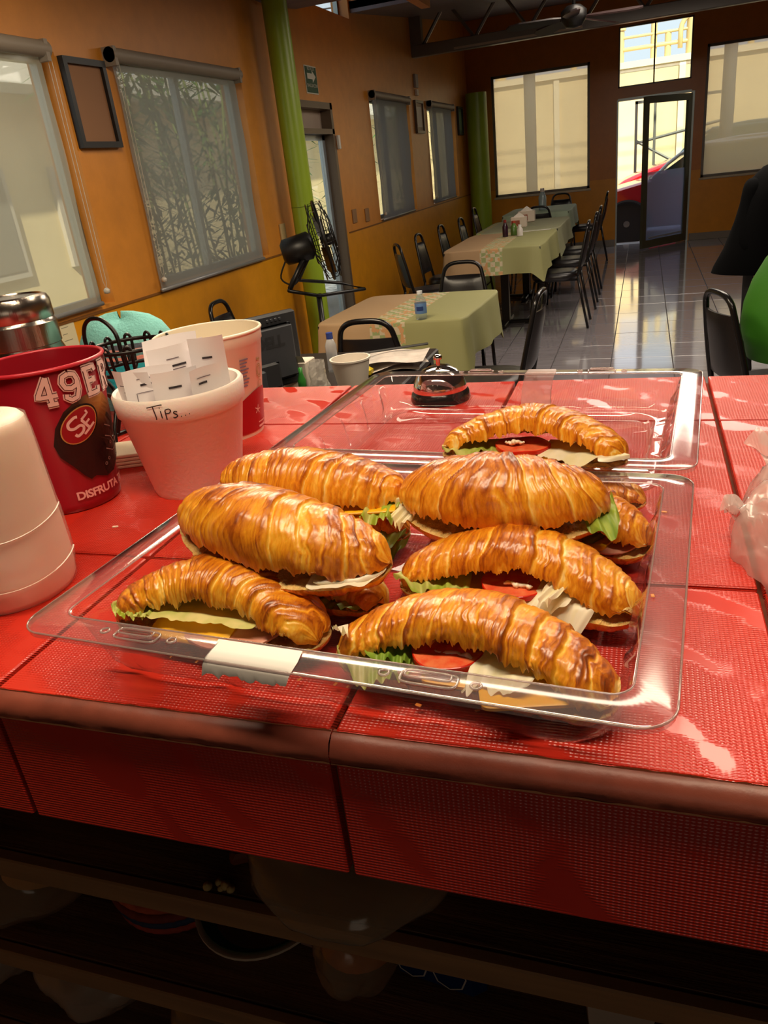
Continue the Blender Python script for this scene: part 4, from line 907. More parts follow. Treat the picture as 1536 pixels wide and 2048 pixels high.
for i in range(len(xs) - 1):
    for j in range(3):
        MB().box((xs[i] + gp, ys[j] + (gp if j else 0), 1.141), (xs[i + 1] - gp, ys[j + 1] - gp, CZ + random.uniform(-.0003, .0003)), bev=.0011).build('tile', M_rt, ct, world=True)
    # front edge trim: sloping raw tile edge, and the apron tile below it
    a, b = xs[i] + .0004, xs[i + 1] - .0004
    P = np.zeros((40, 5, 3)); 
    for u in range(40):
        for v, (y, z) in enumerate(((.3275, 1.1490), (.3235, 1.1484), (.3185, 1.1452), (.3155, 1.1385), (.3165, 1.1318))):
            x = a + (b - a) * u / 39; P[u, v] = (x, y + .0004 * float(vnoise(x * 90, v, i)), z + .0003 * float(vnoise(x * 160, v, i + 9)))
    MB().grid(P).build('edge_trim', M_trim, ct, smooth=True, world=True)
    P = np.zeros((60, 2, 3))
    for u in range(60):
        x = a + (b - a) * u / 59; w_ = max(.00015, .0006 + .0006 * float(fnoise(x * 140, 3, i)))
        P[u, 0] = (x, .3157, 1.1326 + w_); P[u, 1] = (x, .3160, 1.1318)
    MB().grid(P).build('chipped_edge', M_chip, ct, world=True)
    P[:, :, 2] += (1.1487 - 1.1318); P[:, :, 1] += .0094
    MB().grid(P).build('chipped_edge', M_chip, ct, world=True)
    MB().box((xs[i] + gp, .3185, 1.036), (xs[i + 1] - gp, .3275, 1.1312), bev=.0012).build('apron_tile', M_rt, ct, world=True)
MB().box((-1.45, .3270, 1.036), (1.30, .345, 1.1402)).build('mortar_front', M_jt, ct, world=True)
MB().box((-1.45, 1.075, 1.05), (1.30, 1.088, 1.1405)).build('back_edge', M_jt, ct, world=True)

# ------------------------------------------------------------------ stadium cup
def cone_fn(cx, cy, z0, rb, rt, h, a0, off=.0006):
    return lambda u, z: ((lambda r, a: (cx + r * math.cos(a), cy + r * math.sin(a), z))(rb + (rt - rb) * (z - z0) / h + off, a0 + u / (rb + (rt - rb) * (z - z0) / h)))
def ribbon(B, pts, w_, fn, mi=0, sub=.0025, closed=False):
    """flat stroke following pts (u, z) laid on a surface"""
    P = [np.array(p, float) for p in pts]
    if closed: P.append(P[0])
    Q = [P[0]]
    for a, b in zip(P, P[1:]):
        n = max(1, int(np.linalg.norm(b - a) / sub)); Q += [a + (b - a) * k / n for k in range(1, n + 1)]
    V = []
    for i, p in enumerate(Q):
        d = (Q[min(i + 1, len(Q) - 1)] - Q[max(i - 1, 0)]); 
        if closed and i in (0, len(Q) - 1): d = Q[1] - Q[-2]
        d /= np.linalg.norm(d) + 1e-12; n_ = np.array((-d[1], d[0])) * w_ / 2
        V += [fn(*(p + n_)), fn(*(p - n_))]
    B._add(V, [(2 * i, 2 * i + 1, 2 * i + 3, 2 * i + 2) for i in range(len(Q) - 1)])
def patch(B, outline, fn, rings=7, c=None):
    """filled star-shaped patch on a surface"""
    O_ = [np.array(p, float) for p in outline]; c = np.mean(O_, 0) if c is None else np.array(c, float); n = len(O_); V = []
    for r in range(1, rings + 1): V += [fn(*(c + (p - c) * r / rings)) for p in O_]
    V.append(fn(*c)); F = [(k, (k + 1) % n, n * rings) for k in range(n)]
    for r in range(rings - 1): F += [(r * n + k, r * n + (k + 1) % n, (r + 1) * n + (k + 1) % n, (r + 1) * n + k) for k in range(n)]
    B._add(V, F)
SX, SY = -.599, .643
sc_ = thing('stadium_cup', 'crimson plastic football cup with white 49ERS lettering and black helmet', 'cup', (SX, SY, CZ))
M_cr = mat('crimson_plastic', '#92121f', .28, var=.12, vscale=5); M_crr = mat('crimson_rim', '#c22a38', .3); M_pk = mat('print_pinkwhite', '#efc9c0', .45); M_dk = mat('print_maroon', '#4c0d14', .5)
rb, rt, hh_ = .0462, .0655, .159
MB().lathe([(0, .004), (rb - .003, .004), (rb - .001, 0), (rb + .0012, .0015), (rb + .002, .010), (rb + .001, .012), (rt - .001, hh_ - .004), (rt - .0028, hh_ - .002), (rb - .001, .01), (0, .008)], 64).build('body', M_cr, sc_, smooth=True, sharp=.9)
MB().tube([(rt * math.cos(a), rt * math.sin(a), hh_ - .002) for a in np.linspace(0, 2 * PI, 65)[:-1]], .0021, 8, closed=True).build('rim', M_crr, sc_, smooth=True)
face = math.atan2(-SY, -SX)
def cupf(a_deg, off): return cone_fn(0, 0, 0, rb + .0012, rt + .0006, hh_, face + math.radians(a_deg), off)
def letters(fn, B, scale, wid, dz):
    s = scale
    G = {'4': [[(.62, 0), (.62, 1)], [(.62, 1), (.05, .32), (.95, .32)], [(.40, .03), (.88, .03)]],
         '9': [[(.5, .97), (.22, .9), (.12, .7), (.22, .5), (.5, .44), (.78, .52), (.86, .7), (.78, .9), (.5, .97)], [(.86, .72), (.84, .35), (.66, .08), (.38, .03), (.16, .14), (.2, .26)]],
         'E': [[(.25, .03), (.25, .97)], [(.08, .03), (.85, .03), (.88, .22)], [(.08, .97), (.82, .97), (.86, .8)], [(.25, .5), (.66, .5)], [(.66, .4), (.66, .62)]],
         'R': [[(.25, .03), (.25, .97)], [(.08, .97), (.6, .97), (.82, .86), (.82, .64), (.6, .52), (.25, .52)], [(.52, .52), (.82, .03), (.98, .03)], [(.08, .03), (.42, .03)]],
         'S': [[(.84, .72), (.8, .97), (.35, .97), (.16, .8), (.3, .58), (.7, .46), (.86, .24), (.66, .03), (.2, .03), (.14, .28)]]}
    u = 0
    for ch in '49ERS':
        for k, st_ in enumerate(G[ch]): ribbon(B, [(u + p[0] * s * .74, dz + p[1] * s) for p in st_], wid, fn)
        u += s * .86
for wid, off, m_, nm in ((.0082, .0004, M_pk, 'lettering_border'), (.0056, .0008, M_dk, 'lettering_line'), (.0042, .0011, M_pk, 'lettering')):
    B = MB(); letters(cupf(-10, off), B, .0285, wid, .1225); B.build(nm, m_, sc_, fix=False)
# helmet
f1 = cupf(28, .0004)
hel = [(-.036, .086), (-.031, .104), (-.020, .119), (-.004, .128), (.014, .131), (.032, .126), (.046, .112), (.052, .094), (.050, .078), (.040, .072), (.052, .060), (.050, .050), (.040, .046), (.028, .038), (.014, .036), (.0, .042), (-.006, .040), (-.012, .046), (-.022, .060), (-.032, .072)]
M_hel = bpy.data.materials.new('helmet_print'); M_hel.use_nodes = True; t = NT(M_hel); b = t.n['Principled BSDF']; b.inputs['Roughness'].default_value = .35
at = t.add('ShaderNodeAttribute'); at.attribute_name = 'tone'; t.lk(t.ramp(at.outputs['Fac'], [(.0, '#1d1413'), (.45, '#3a2418'), (1, '#b8793c')]), b.inputs['Base Color'])
B = MB(); hel = [(a, b - .006) for a, b in hel]; patch(B, hel, f1, 9, (.006, .079)); F2 = []
c0 = np.array((.006, .079)); tone = []
for r in range(1, 10):
    for p in hel: q = c0 + (np.array(p) - c0) * r / 9; tone.append(max(0, min(1, 1.15 - math.hypot(q[0] - .026, q[1] - .116) / .042)))
tone.append(.1); B.build('helmet_print', M_hel, sc_, attr=tone, fix=False)
def ell(cx, cz, a, b_, rot, n=36): return [(cx + a * math.cos(q) * math.cos(rot) - b_ * math.sin(q) * math.sin(rot), cz + a * math.cos(q) * math.sin(rot) + b_ * math.sin(q) * math.cos(rot)) for q in np.linspace(0, 2 * PI, n + 1)[:-1]]
EC = (-.0085, .0955)
for a_, b_, off, c, nm in ((.0245, .0188, .0008, '#15100f', 'emblem_outer'), (.0225, .0168, .0010, '#c99a55', 'emblem_gold'), (.0212, .0156, .0012, '#9d1822', 'emblem_field')):
    B = MB(); patch(B, ell(*EC, a_, b_, .62), cupf(30, off), 5); B.build(nm, mat(nm, c, .4), sc_, fix=False)
ca, sa = math.cos(.62), math.sin(.62)
E_ = lambda p: (EC[0] + p[0] * ca - p[1] * sa, EC[1] + p[0] * sa + p[1] * ca)
B = MB()
ribbon(B, [E_(p) for p in smooth_path([(.004, .0085), (.001, .0105), (-.007, .0105), (-.010, .006), (-.007, .002), (-.0005, .0), (.001, -.004), (-.003, -.007), (-.0095, -.0065), (-.0105, -.003)], 4)], .0030, cupf(30, .0015))
ribbon(B, [E_((-.004, -.0105)), E_((.012, -.0105))], .0026, cupf(30, .0015)); ribbon(B, [E_((.0045, -.0105)), E_((.0045, .003))], .0030, cupf(30, .0015))
ribbon(B, [E_((.0045, .003)), E_((.014, .003)), E_((.0145, .0065))], .0026, cupf(30, .0015)); ribbon(B, [E_((.0045, -.0035)), E_((.011, -.0035))], .0024, cupf(30, .0015))
B.build('emblem_letters', M_pk, sc_, fix=False)
M_gr = mat('print_silver', '#a89a92', .4); B = MB(); f3 = cupf(30, .0010)
for st_ in ([(.020, .074), (.030, .070), (.036, .062), (.050, .064)], [(.018, .060), (.030, .054), (.050, .058)], [(.022, .086), (.034, .080)]): ribbon(B, st_, .0011, f3)
for q in ((.028, .064), (.014, .044), (.036, .048), (.020, .048)): ribbon(B, ell(*q, .0016, .0016, 0, 8), .0007, f3, closed=True)
B.build('facemask_lines', M_gr, sc_, fix=False)
B = MB()
for st_ in ([(.030, .096), (.040, .086), (.042, .066), (.052, .050)], [(.018, .066), (.006, .060), (.010, .050), (.030, .046)], [(.034, .078), (.050, .078)]): ribbon(B, st_, .0042, cupf(30, .0008))
B.build('facemask', mat('print_black', '#0f0b0b', .4), sc_, fix=False)
f4 = cupf(-1, .0007); put_text('DISFRUTA TU PASION', .0128, lambda u, v: f4(u, .0185 + v), 'slogan_lettering', M_pk, sc_, bold=.0004, sub=.004, spacing=.92, align='LEFT')

# ------------------------------------------------------------------ foam tip cup with receipts
TX, TY = -.470, .693
tcup = thing('tip_cup', 'white foam cup marked Tips holding curled receipts', 'cup', (TX, TY, CZ))
M_foam = mat('foam_white', '#efe6dd', .55, bump=.12, bscale=260, sss=.15)
rb2, rt2, h2 = .0480, .0690, .1165
MB().lathe([(0, .002), (rb2 - .004, .002), (rb2, .0), (rb2 + .0015, .004), (rt2 - .0035, h2 - .026), (rt2 - .0005, h2 - .023), (rt2 + .001, h2 - .003), (rt2 - .001, h2), (rt2 - .0045, h2 - .001), (rb2 - .004, .008), (0, .008)], 72).build('body', M_foam, tcup, smooth=True, sharp=.9)
ft = math.atan2(-TY, -TX); tf_ = cone_fn(0, 0, h2 - .026, rt2 - .0010, rt2 + .0016, .024, ft + math.radians(-27), .0003)
B = MB(); z0 = h2 - .0185
for st_ in ([(-.003, .0125), (.010, .0145), (.0135, .0145)], [(.0035, .0135), (.0045, .002), (.004, -.0005)], [(.0105, .0085), (.0105, .0005)], [(.0100, .0115), (.0108, .0118)], [(.015, .0085), (.0148, -.0015)], [(.015, .0088), (.019, .0095), (.0205, .0075), (.0185, .0052), (.0152, .005)],
            [(.0265, .0055), (.0240, .0062), (.0228, .0045), (.0252, .0028), (.0258, .0010), (.0230, -.0005), (.0215, .0002)], [(.029, .0), (.0298, .0002)], [(.033, .0003), (.0338, .0005)], [(.0372, .001), (.038, .0012)]):
    ribbon(B, [(p[0], z0 + p[1]) for p in (st_ if len(st_) < 3 else [tuple(q) for q in smooth_path([(a, b, 0) for a, b in st_], 4)] and [(q[0], q[1]) for q in smooth_path([(a, b, 0) for a, b in st_], 4)])], .0011, tf_, sub=.001)
B.build('handwriting', mat('marker_ink', '#1b1418', .5), tcup, fix=False)
M_pap = mat('receipt_paper', '#efe8ea', .6); M_ink = mat('receipt_ink', '#6a5a62', .6); M_ink2 = mat('receipt_ink_dark', '#2b2228', .6)
def receipt(cx, cy, az, w_, h_, z0, lean, curl, label, lines=3, box=False):
    """curled upright sheet: width direction at angle az, leaning"""
    t = thing('receipt', label, 'receipt', (TX + cx, TY + cy, CZ + z0), group='receipts in the foam tip cup')
    n = 16; k = 10; d = np.array((math.cos(az), math.sin(az))); nn = np.array((math.sin(az), -math.cos(az)))
    def f(u, v, off=0): 
        c = curl * (u * 2 / w_) ** 2 * .008; s = lean * v; return (d[0] * u + nn[0] * (-c - s * .5 + off), d[1] * u + nn[1] * (-c - s * .5 + off), v + u * lean * .2 - .25 * abs(curl) * abs(u) * v)
    P = np.array([[f((i / n - .5) * w_, h_ * j / k) for j in range(k + 1)] for i in range(n + 1)]); MB().grid(P).build('sheet', M_pap, t, smooth=True)
    B = MB(); r = random.Random(int(w_ * 1e5 + h_ * 1e4))
    for q in range(lines):
        v = h_ * (.86 - .12 * q); u0 = -w_ * r.uniform(.1, .38); ribbon(B, [(u0, v), (u0 + w_ * r.uniform(.2, .45), v)], .0009, lambda a, b: f(a, b, .0006), sub=.004)
    if box: ribbon(B, [(-w_ * .3, h_ * .5), (w_ * .2, h_ * .5), (w_ * .2, h_ * .68), (-w_ * .3, h_ * .68)], .0007, lambda a, b: f(a, b, .0006), sub=.004, closed=True)
    B.build('printed_lines', M_ink, t, fix=False)
    B = MB(); ribbon(B, [(-w_ * .2, h_ * .78), (w_ * .08, h_ * .78)], .0022, lambda a, b: f(a, b, .0007), sub=.004); B.build('printed_total', M_ink2, t, fix=False)
    return t
receipt(-.030, -.030, ft + PI / 2 - .55, .042, .062, .078, -.35, .6, 'receipt leaning outward at the left of the tip cup', 4)
receipt(-.008, -.036, ft + PI / 2 - .1, .052, .078, .065, .15, -.8, 'tallest front receipt with a printed box in the tip cup', 1, True)
receipt(.020, -.030, ft + PI / 2 + .2, .048, .076, .062, -.05, .9, 'blank folded receipt at the front right of the tip cup', 0)
receipt(.036, -.010, ft + PI / 2 + .7, .044, .074, .062, -.15, -.5, 'receipt slanting at the right rim of the tip cup', 1)
receipt(.010, .005, ft + PI / 2 + .3, .064, .094, .062, .2, 1.1, 'curled receipt standing in the middle of the tip cup', 2)
receipt(-.018, .020, ft + PI / 2 - .3, .062, .100, .060, .5, -.9, 'receipt with dark print tilted at the back of the tip cup', 5)
receipt(.028, .026, ft + PI / 2 + .1, .038, .098, .062, -.2, .9, 'narrow curled receipt at the back right of the tip cup', 0)

# ------------------------------------------------------------------ paper drink cup with red base
PX, PY = -.528, .868
pc = thing('paper_cup', 'tall cream paper cup with red base band behind the tip cup', 'cup', (PX, PY, CZ))
rb3, rt3, h3 = .0500, .0665, .1375
M_pc = mat('cream_paper', '#ecdfc9', .4); M_pci = mat('cream_inside', '#e0cfae', .5)
MB().lathe([(0, .004), (rb3 - .004, .004), (rb3 - .003, 0), (rb3, 0), (rb3 + .0005, .004), (rt3, h3 - .018), (rt3 + .0015, h3 - .016), (rt3 + .002, h3 - .004), (rt3 - .001, h3 - .002), (rb3 - .004, .008), (0, .008)], 64).build('body', M_pc, pc, smooth=True, sharp=.9)
MB().tube([((rt3 + .0015) * math.cos(a), (rt3 + .0015) * math.sin(a), h3 - .002) for a in np.linspace(0, 2 * PI, 65)[:-1]], .0022, 8, closed=True).build('rolled_rim', M_pc, pc, smooth=True)
fp = math.atan2(-PY, -PX); n = 72; P = np.zeros((n + 1, 6, 3))
pf = lambda off, a0=0: cone_fn(0, 0, 0, rb3 + .0005, rt3, h3 - .018, fp + math.radians(a0), off)
f = pf(.0005)
for i in range(n + 1):
    u = (i / n - .5) * 2 * PI * rb3
    for j in range(6): P[i, j] = cone_fn(0, 0, 0, rb3 + .0005, rt3, h3 - .018, fp + (i / n - .5) * 2 * PI, .0005)(0, .006 + j / 5 * (.040 + .016 * math.sin((i / n - .5) * 2 * PI * 2 - .6)))
MB().grid(P).build('red_band', mat('band_red', '#a8131f', .35), pc, smooth=True)
B = MB(); g = pf(.0008, 38)
for q in range(9): ribbon(B, [(-.010, .104 - .0042 * q), (.0035 - .002 * (q % 3), .104 - .0042 * q)], .0018, g, sub=.003)
B.build('fine_print', mat('print_slate', '#7d7a94', .5), pc, fix=False)
B = MB()
for e in (ell(.026, .083, .006, .009, 0, 20), ell(.026, .083, .004, .0065, 0, 20), ell(.026, .066, .004, .005, 0, 16)): ribbon(B, e, .0012, g, closed=True)
ribbon(B, [(.022, .098), (.030, .098)], .003, g); B.build('tan_medallion', mat('print_tan', '#b59a66', .5), pc, fix=False)
B = MB()
for q in (0, 1): ribbon(B, [(.022, .016 - .006 * q), (.040, .016 - .006 * q)], .0030 if q else .0016, pf(.0011, 30), sub=.003)
for a_ in (0, 1.3, 2.6, 3.9, 5.2): ribbon(B, [(.022, .034), (.022 + .006 * math.cos(a_), .034 + .006 * math.sin(a_))], .0012, pf(.0011, 30))
B.build('white_emblem', M_pk, pc, fix=False)

# ------------------------------------------------------------------ wrapped roll, flask, caddy, hat
rl = thing('wrapped_roll', 'thick white roll in a thin plastic sleeve at the left edge', 'roll', (-.512, .452, CZ), 0)
M_rl = mat('roll_white', '#ead9cb', .5, sss=.2); n = 72; rows = []
prof = [(0.001, .156), (.030, .156), (.040, .154), (.0435, .150), (.0450, .142), (.0465, .115), (.0485, .080), (.0500, .050), (.051, .025), (.050, .006), (.047, 0.0), (0.001, 0)]
for r, z in prof:
    rows.append([((r * (1 + .012 * float(vnoise(math.cos(a) * 3, math.sin(a) * 3, z * 30, 4)) * (r > .03))) * math.cos(a) - .14 * (.08 - z) * .25, r * (1 + .01 * float(vnoise(math.cos(a) * 4, math.sin(a) * 4, z * 20, 8))) * math.sin(a), z) for a in np.linspace(0, 2 * PI, n + 1)[:-1]])
MB().grid(np.array(rows), wrap=True).build('core', M_rl, rl, smooth=True)
M_slv = film('sleeve_film', '#fbf5f0', 1, .12, .18, 1.35, '#f4e6da', .7); P = np.zeros((80, 30, 3))
for i in range(80):
    for j in range(30):
        a = 2 * PI * i / 79; z = .002 + .150 * j / 29; base = np.interp(z, [0, .025, .05, .08, .11, .134, .15], [.050, .0535, .0525, .0505, .0485, .0470, .0445])
        fl_ = max(0, 1 - abs(((a - 5.7 + PI) % (2 * PI)) - PI) / .5) * max(0, 1 - abs(z - .028) / .03)
        r = base + .0008 * float(fnoise(math.cos(a) * 5, math.sin(a) * 5, z * 50, 2)) + .010 * fl_ + .0016 * math.sin(z * 900) * fl_
        P[i, j] = (r * math.cos(a) - .14 * (.08 - z) * .25, r * math.sin(a), z)
MB().grid(P).build('sleeve', M_slv, rl, smooth=True)
for zz in (.026, .068): MB().tube([(.0540 * math.cos(a) * (1 if zz < .05 else .955) - .14 * (.08 - zz) * .25, .0540 * math.sin(a) * (1 if zz < .05 else .955), zz + .004 * math.sin(a * 2)) for a in np.linspace(-2.4, .6, 30)], .0006, 5).build('crease', mat('crease_white', '#fff6ea', .3) if zz < .05 else bpy.data.materials['crease_white'], rl, smooth=True)

fk = thing('steel_flask', 'brushed stainless steel flask behind the crimson cup', 'flask', (-.888, .934, CZ))
M_ss = mat('brushed_steel', '#b9aea4', .22, 1.0, bump=.08, bscale=300, bstretch=(1, 1, .05))
MB().lathe([(0, 0), (.062, 0), (.064, .004), (.064, .085), (.062, .10), (.056, .115), (.056, .118)], 56).build('body', M_ss, fk, smooth=True, sharp=.7)
MB().lathe([(.055, .117), (.0575, .119), (.0575, .150), (.0555, .152), (.0535, .160)], 56).build('collar', M_ss, fk, smooth=True, sharp=.7)
MB().lathe([(.0545, .155), (.056, .157), (.0555, .181), (.052, .188), (.046, .190), (.045, .188), (0, .188)], 56).build('lid', M_ss, fk, smooth=True, sharp=.7)

cd = thing('wire_caddy', 'black wire condiment caddy behind the foam tip cup', 'caddy', (-.635, .845, CZ))
W1 = M_blackm; circ = lambda r, z, n=40, cx=0, cy=0, a0=0, a1=2 * PI: [(cx + r * math.cos(a), cy + r * math.sin(a), z) for a in np.linspace(a0, a1, n + 1)[:-1]]
MB().tube(circ(.052, .128), .0026, 8, closed=True).build('top_ring', W1, cd, smooth=True)
MB().tube(circ(.044, .098), .0024, 8, closed=True).build('lower_ring', W1, cd, smooth=True); MB().tube(circ(.060, .003), .0028, 8, closed=True).build('base_ring', W1, cd, smooth=True)
B = MB()
for k in range(12):
    a = 2 * PI * k / 12; e = .16; q = lambda a_, r, z: (r * math.cos(a_), r * math.sin(a_), z)
    B.tube(smooth_path([q(a, .045, .098), q(a, .050, .112), q(a, .052, .130), q(a + e * .5, .052, .135), q(a + e, .052, .130), q(a + e, .050, .112), q(a + e, .045, .098)], 3), .0021, 6)
B.build('zigzag_wire', W1, cd, smooth=True)
for k in range(4):
    a = 2 * PI * k / 4 + .5
    MB().tube(smooth_path([(.045 * math.cos(a), .045 * math.sin(a), .098), (.03 * math.cos(a + .4), .03 * math.sin(a + .4), .07), (.052 * math.cos(a + .8), .052 * math.sin(a + .8), .03), (.060 * math.cos(a + .9), .060 * math.sin(a + .9), .003)], 5), .0026, 7).build('leg', W1, cd, smooth=True)
MB().tube(smooth_path([(-.045, -.02, .10), (-.046, -.022, .145), (-.034, -.024, .166), (-.012, -.026, .168), (.008, -.03, .152), (.014, -.034, .128), (.018, -.036, .100)], 6), .0027, 8).build('handle', W1, cd, smooth=True)
o = thing('bread_basket', 'dark bowl of toasted rolls behind the foam tip cup', 'bowl', (-.70, .985, CZ))
MB().lathe([(0, 0), (.045, 0), (.075, .03), (.085, .045), (.083, .047), (.07, .03), (.04, .006), (0, .006)], 32).build('bowl', mat('dark_bowl', '#2a1a14', .4), o, smooth=True)
for k, (x, y) in enumerate(((-.03, 0), (.03, .01), (0, -.035))):
    MB().lathe([(0, 0), (.028, .006), (.033, .018), (.022, .032), (0, .037)], 20).tf(loc=(x, y, .022)).build('roll', mat('toast_brown', '#a8622c', .6, var=.3, vscale=40) if k == 0 else bpy.data.materials['toast_brown'], o, smooth=True)
o = thing('folded_napkins', 'stack of cream napkins at the foot of the wire caddy', 'napkins', (-.600, .765, CZ), .4)
for k in range(4): MB().box((-.034, -.03, .0045 * k), (.034, .03, .0045 * k + .004), bev=.001).build('napkin', mat('napkin_cream', '#e0d0b4', .7) if k == 0 else bpy.data.materials['napkin_cream'], o)

ht = thing('knit_hat', 'turquoise knitted hat with pink and grey stripes beyond the wire caddy', 'hat', (-.775, 1.03, CZ))
M_kn = bpy.data.materials.new('knit_stripes'); M_kn.use_nodes = True; t = NT(M_kn); b = t.n['Principled BSDF']; b.inputs['Roughness'].default_value = .9
tc = t.add('ShaderNodeTexCoord'); sp = t.add('ShaderNodeSeparateXYZ'); t.lk(tc.outputs['Object'], sp.inputs[0])
zz = t.math('ADD', t.math('MULTIPLY', sp.outputs[2], 7.0), t.math('MULTIPLY', t.noise(30, 3, .6, tc.outputs['Object']), .05))
r = t.ramp(zz, [(.0, '#7fcdd0'), (.22, '#f0a890'), (.26, '#2fb5c8'), (.50, '#2fb5c8'), (.54, '#566472'), (.575, '#e79a8c'), (.61, '#6aa0a4'), (.65, '#d79a94'), (.69, '#56606e'), (.735, '#86d2cd'), (1, '#8ad6d0')]); [setattr(e, 'position', e.position) for e in []]
rr = r.node; rr.color_ramp.interpolation = 'CONSTANT'; t.lk(r, b.inputs['Base Color'])
bp = t.add('ShaderNodeBump'); bp.inputs['Strength'].default_value = .6; bp.inputs['Distance'].default_value = .003; t.lk(t.noise(220, 3, .6, tc.outputs['Object']), bp.inputs['Height']); t.lk(bp.outputs[0], b.inputs['Normal'])
rows = []
for r_, z in ((.074, 0), (.078, .012), (.078, .05), (.077, .08), (.073, .10), (.062, .118), (.045, .130), (.022, .137), (.003, .139)):
    rows.append([(r_ * (1 + .04 * float(vnoise(math.cos(a) * 2, math.sin(a) * 2, z * 20, 6))) * math.cos(a) * 1.05, r_ * .8 * (1 + .05 * float(vnoise(math.cos(a) * 2, math.sin(a) * 2, z * 20, 3))) * math.sin(a), z + .006 * math.sin(a * 2 + 1) * (z > .05)) for a in np.linspace(0, 2 * PI, 57)[:-1]])
MB().grid(np.array(rows), wrap=True).build('crown', M_kn, ht, smooth=True)

# service bell
be = thing('service_bell', 'chrome service bell standing behind the open clear lid', 'bell', (-.262, 1.005, CZ))
M_ch = mat('chrome', '#e8e8e8', .06, 1.0)
MB().lathe([(0, 0), (.041, 0), (.042, .004), (.040, .012), (.034, .018), (0, .018)], 48).build('base', mat('black_enamel', '#120f10', .15, .3), be, smooth=True, sharp=.7)
MB().lathe([(.0365, .014), (.038, .016), (.036, .024), (.032, .034), (.024, .042), (.014, .0465), (.0, .048)], 48).build('dome', M_ch, be, smooth=True)
MB().lathe([(0, .046), (.003, .047), (.003, .056), (.006, .057), (.0065, .060), (.004, .063), (0, .064)], 20).build('plunger', M_ch, be, smooth=True, sharp=.9)

# thin plastic bag with bread at the right
bgp = thing('bread_bag', 'crumpled thin white plastic bag with a roll inside at the right edge', 'bag', (.166, .565, CZ))
P = np.zeros((90, 110, 3))
i_, j_ = np.meshgrid(np.arange(90), np.arange(110), indexing='ij'); ph = PI / 2 * (i_ / 89) ** .8; a = 2 * PI * j_ / 109
cx, cy = np.cos(a), np.sin(a)
base_r = 1 + .09 * np.sin(3 * a + 1) + .05 * np.sin(7 * a) + .06 * fnoise(cx * 2.2, cy * 2.2, i_ * .02, 3)
fold = fnoise(cx * 5 + i_ * .02, cy * 5, i_ * .06, 7); rdg = 1 - np.abs(fnoise(cx * 7, cy * 7 + i_ * .03, i_ * .05, 12)) * 2
P[:, :, 0] = .094 * base_r * np.cos(ph) ** .7 * cx + .003 * fold; P[:, :, 1] = .135 * base_r * np.cos(ph) ** .7 * cy + .003 * fold
q_ = np.cos(ph) ** .8; P[:, :, 2] = .068 * np.sin(ph) * (1 + .20 * fold * q_ + .10 * fnoise(P[:, :, 0] * 30, P[:, :, 1] * 30, 0, 5, 3)) + .0045 * rdg * q_ + .002
P[:, :, 2] = np.maximum(P[:, :, 2], .001); P[0, :, 2] = .001
M_bag = film('pink_white_film', '#ffffff', 1, .2, .58, 1.45, '#f3dcd6', 1.2)
MB().grid(P).build('film', M_bag, bgp, smooth=True)
for (x0, y0, z0_, dx, dy, dz, w_) in ((-.035, .085, .035, -.025, .055, .018, .045), (-.078, .01, .03, -.02, .02, .004, .012)):
    Q = np.zeros((14, 10, 3))
    for i in range(14):
        for j in range(10):
            u, v = i / 13, j / 9 - .5; Q[i, j] = (x0 + dx * u + w_ * v * 1.0 * (1 - .3 * u), y0 + dy * u + w_ * v * .4, z0_ + dz * u + .006 * math.sin(v * 14 + u * 5) + .004 * math.sin(v * 31))
    MB().grid(Q).build('bag_handle', M_bag, bgp, smooth=True)
br = MB().lathe([(0, 0), (.030, .004), (.040, .018), (.034, .034), (.018, .044), (0, .047)], 28).build('bread_roll', mat('roll_gold', '#dc9a50', .5, var=.2, vscale=30), bgp, smooth=True); br.location = (-.022, .02, .008); br.scale = (1.15, 1.3, 1)
for k, (x, y, l, a_) in enumerate(((-.50, .575, .006, .3), (-.405, .585, .005, 1.2), (-.398, .60, .004, .2), (-.43, .555, .003, 2))):
    o = MB().box((-l / 2, -.0012, 0), (l / 2, .0012, .0016), bev=.0004).build('bread_crumb', mat('crumb_white', '#e8d3b8', .7) if k == 0 else bpy.data.materials['crumb_white'], None); o.location = (x, y, CZ + .0003); o.rotation_euler = (0, 0, a_)
    tag(o, 'tiny bread crumb on the red tiles in front of the cups', 'crumb', 'crumbs on the red tiles')
# ------------------------------------------------------------------ clear clamshell
M_pl = film('clear_pet', '#f7f4f5', 1, .04, .015, 1.55, '#ffffff', 1.25)
M_rimf = film('clear_pet_rim', '#f3eef0', 1, .12, .14, 1.55, '#e6dee2', 2.4)
def rrect(hx, hy, r, ns=46, nc=8):
    pts = []
    for (sx, sy, a0) in ((1, -1, -PI / 2), (1, 1, 0), (-1, 1, PI / 2), (-1, -1, PI)):
        for k in range(nc): a = a0 + PI / 2 * (k + .5) / nc; pts.append((sx * (hx - r) + r * math.cos(a), sy * (hy - r) + r * math.sin(a), 0, 0))
        # straight side following this corner
        h = hy if a0 == -PI / 2 or a0 == PI / 2 else hx
        L_ = (h - r)
        for k in range(1, ns):
            s = -L_ + 2 * L_ * k / ns
            if a0 == -PI / 2: pts.append((hx, s, 1, s))
            elif a0 == 0: pts.append((-s, hy, 2, -s))
            elif a0 == PI / 2: pts.append((-hx, -s, 3, -s))
            else: pts.append((s, -hy, 4, s))
    return pts
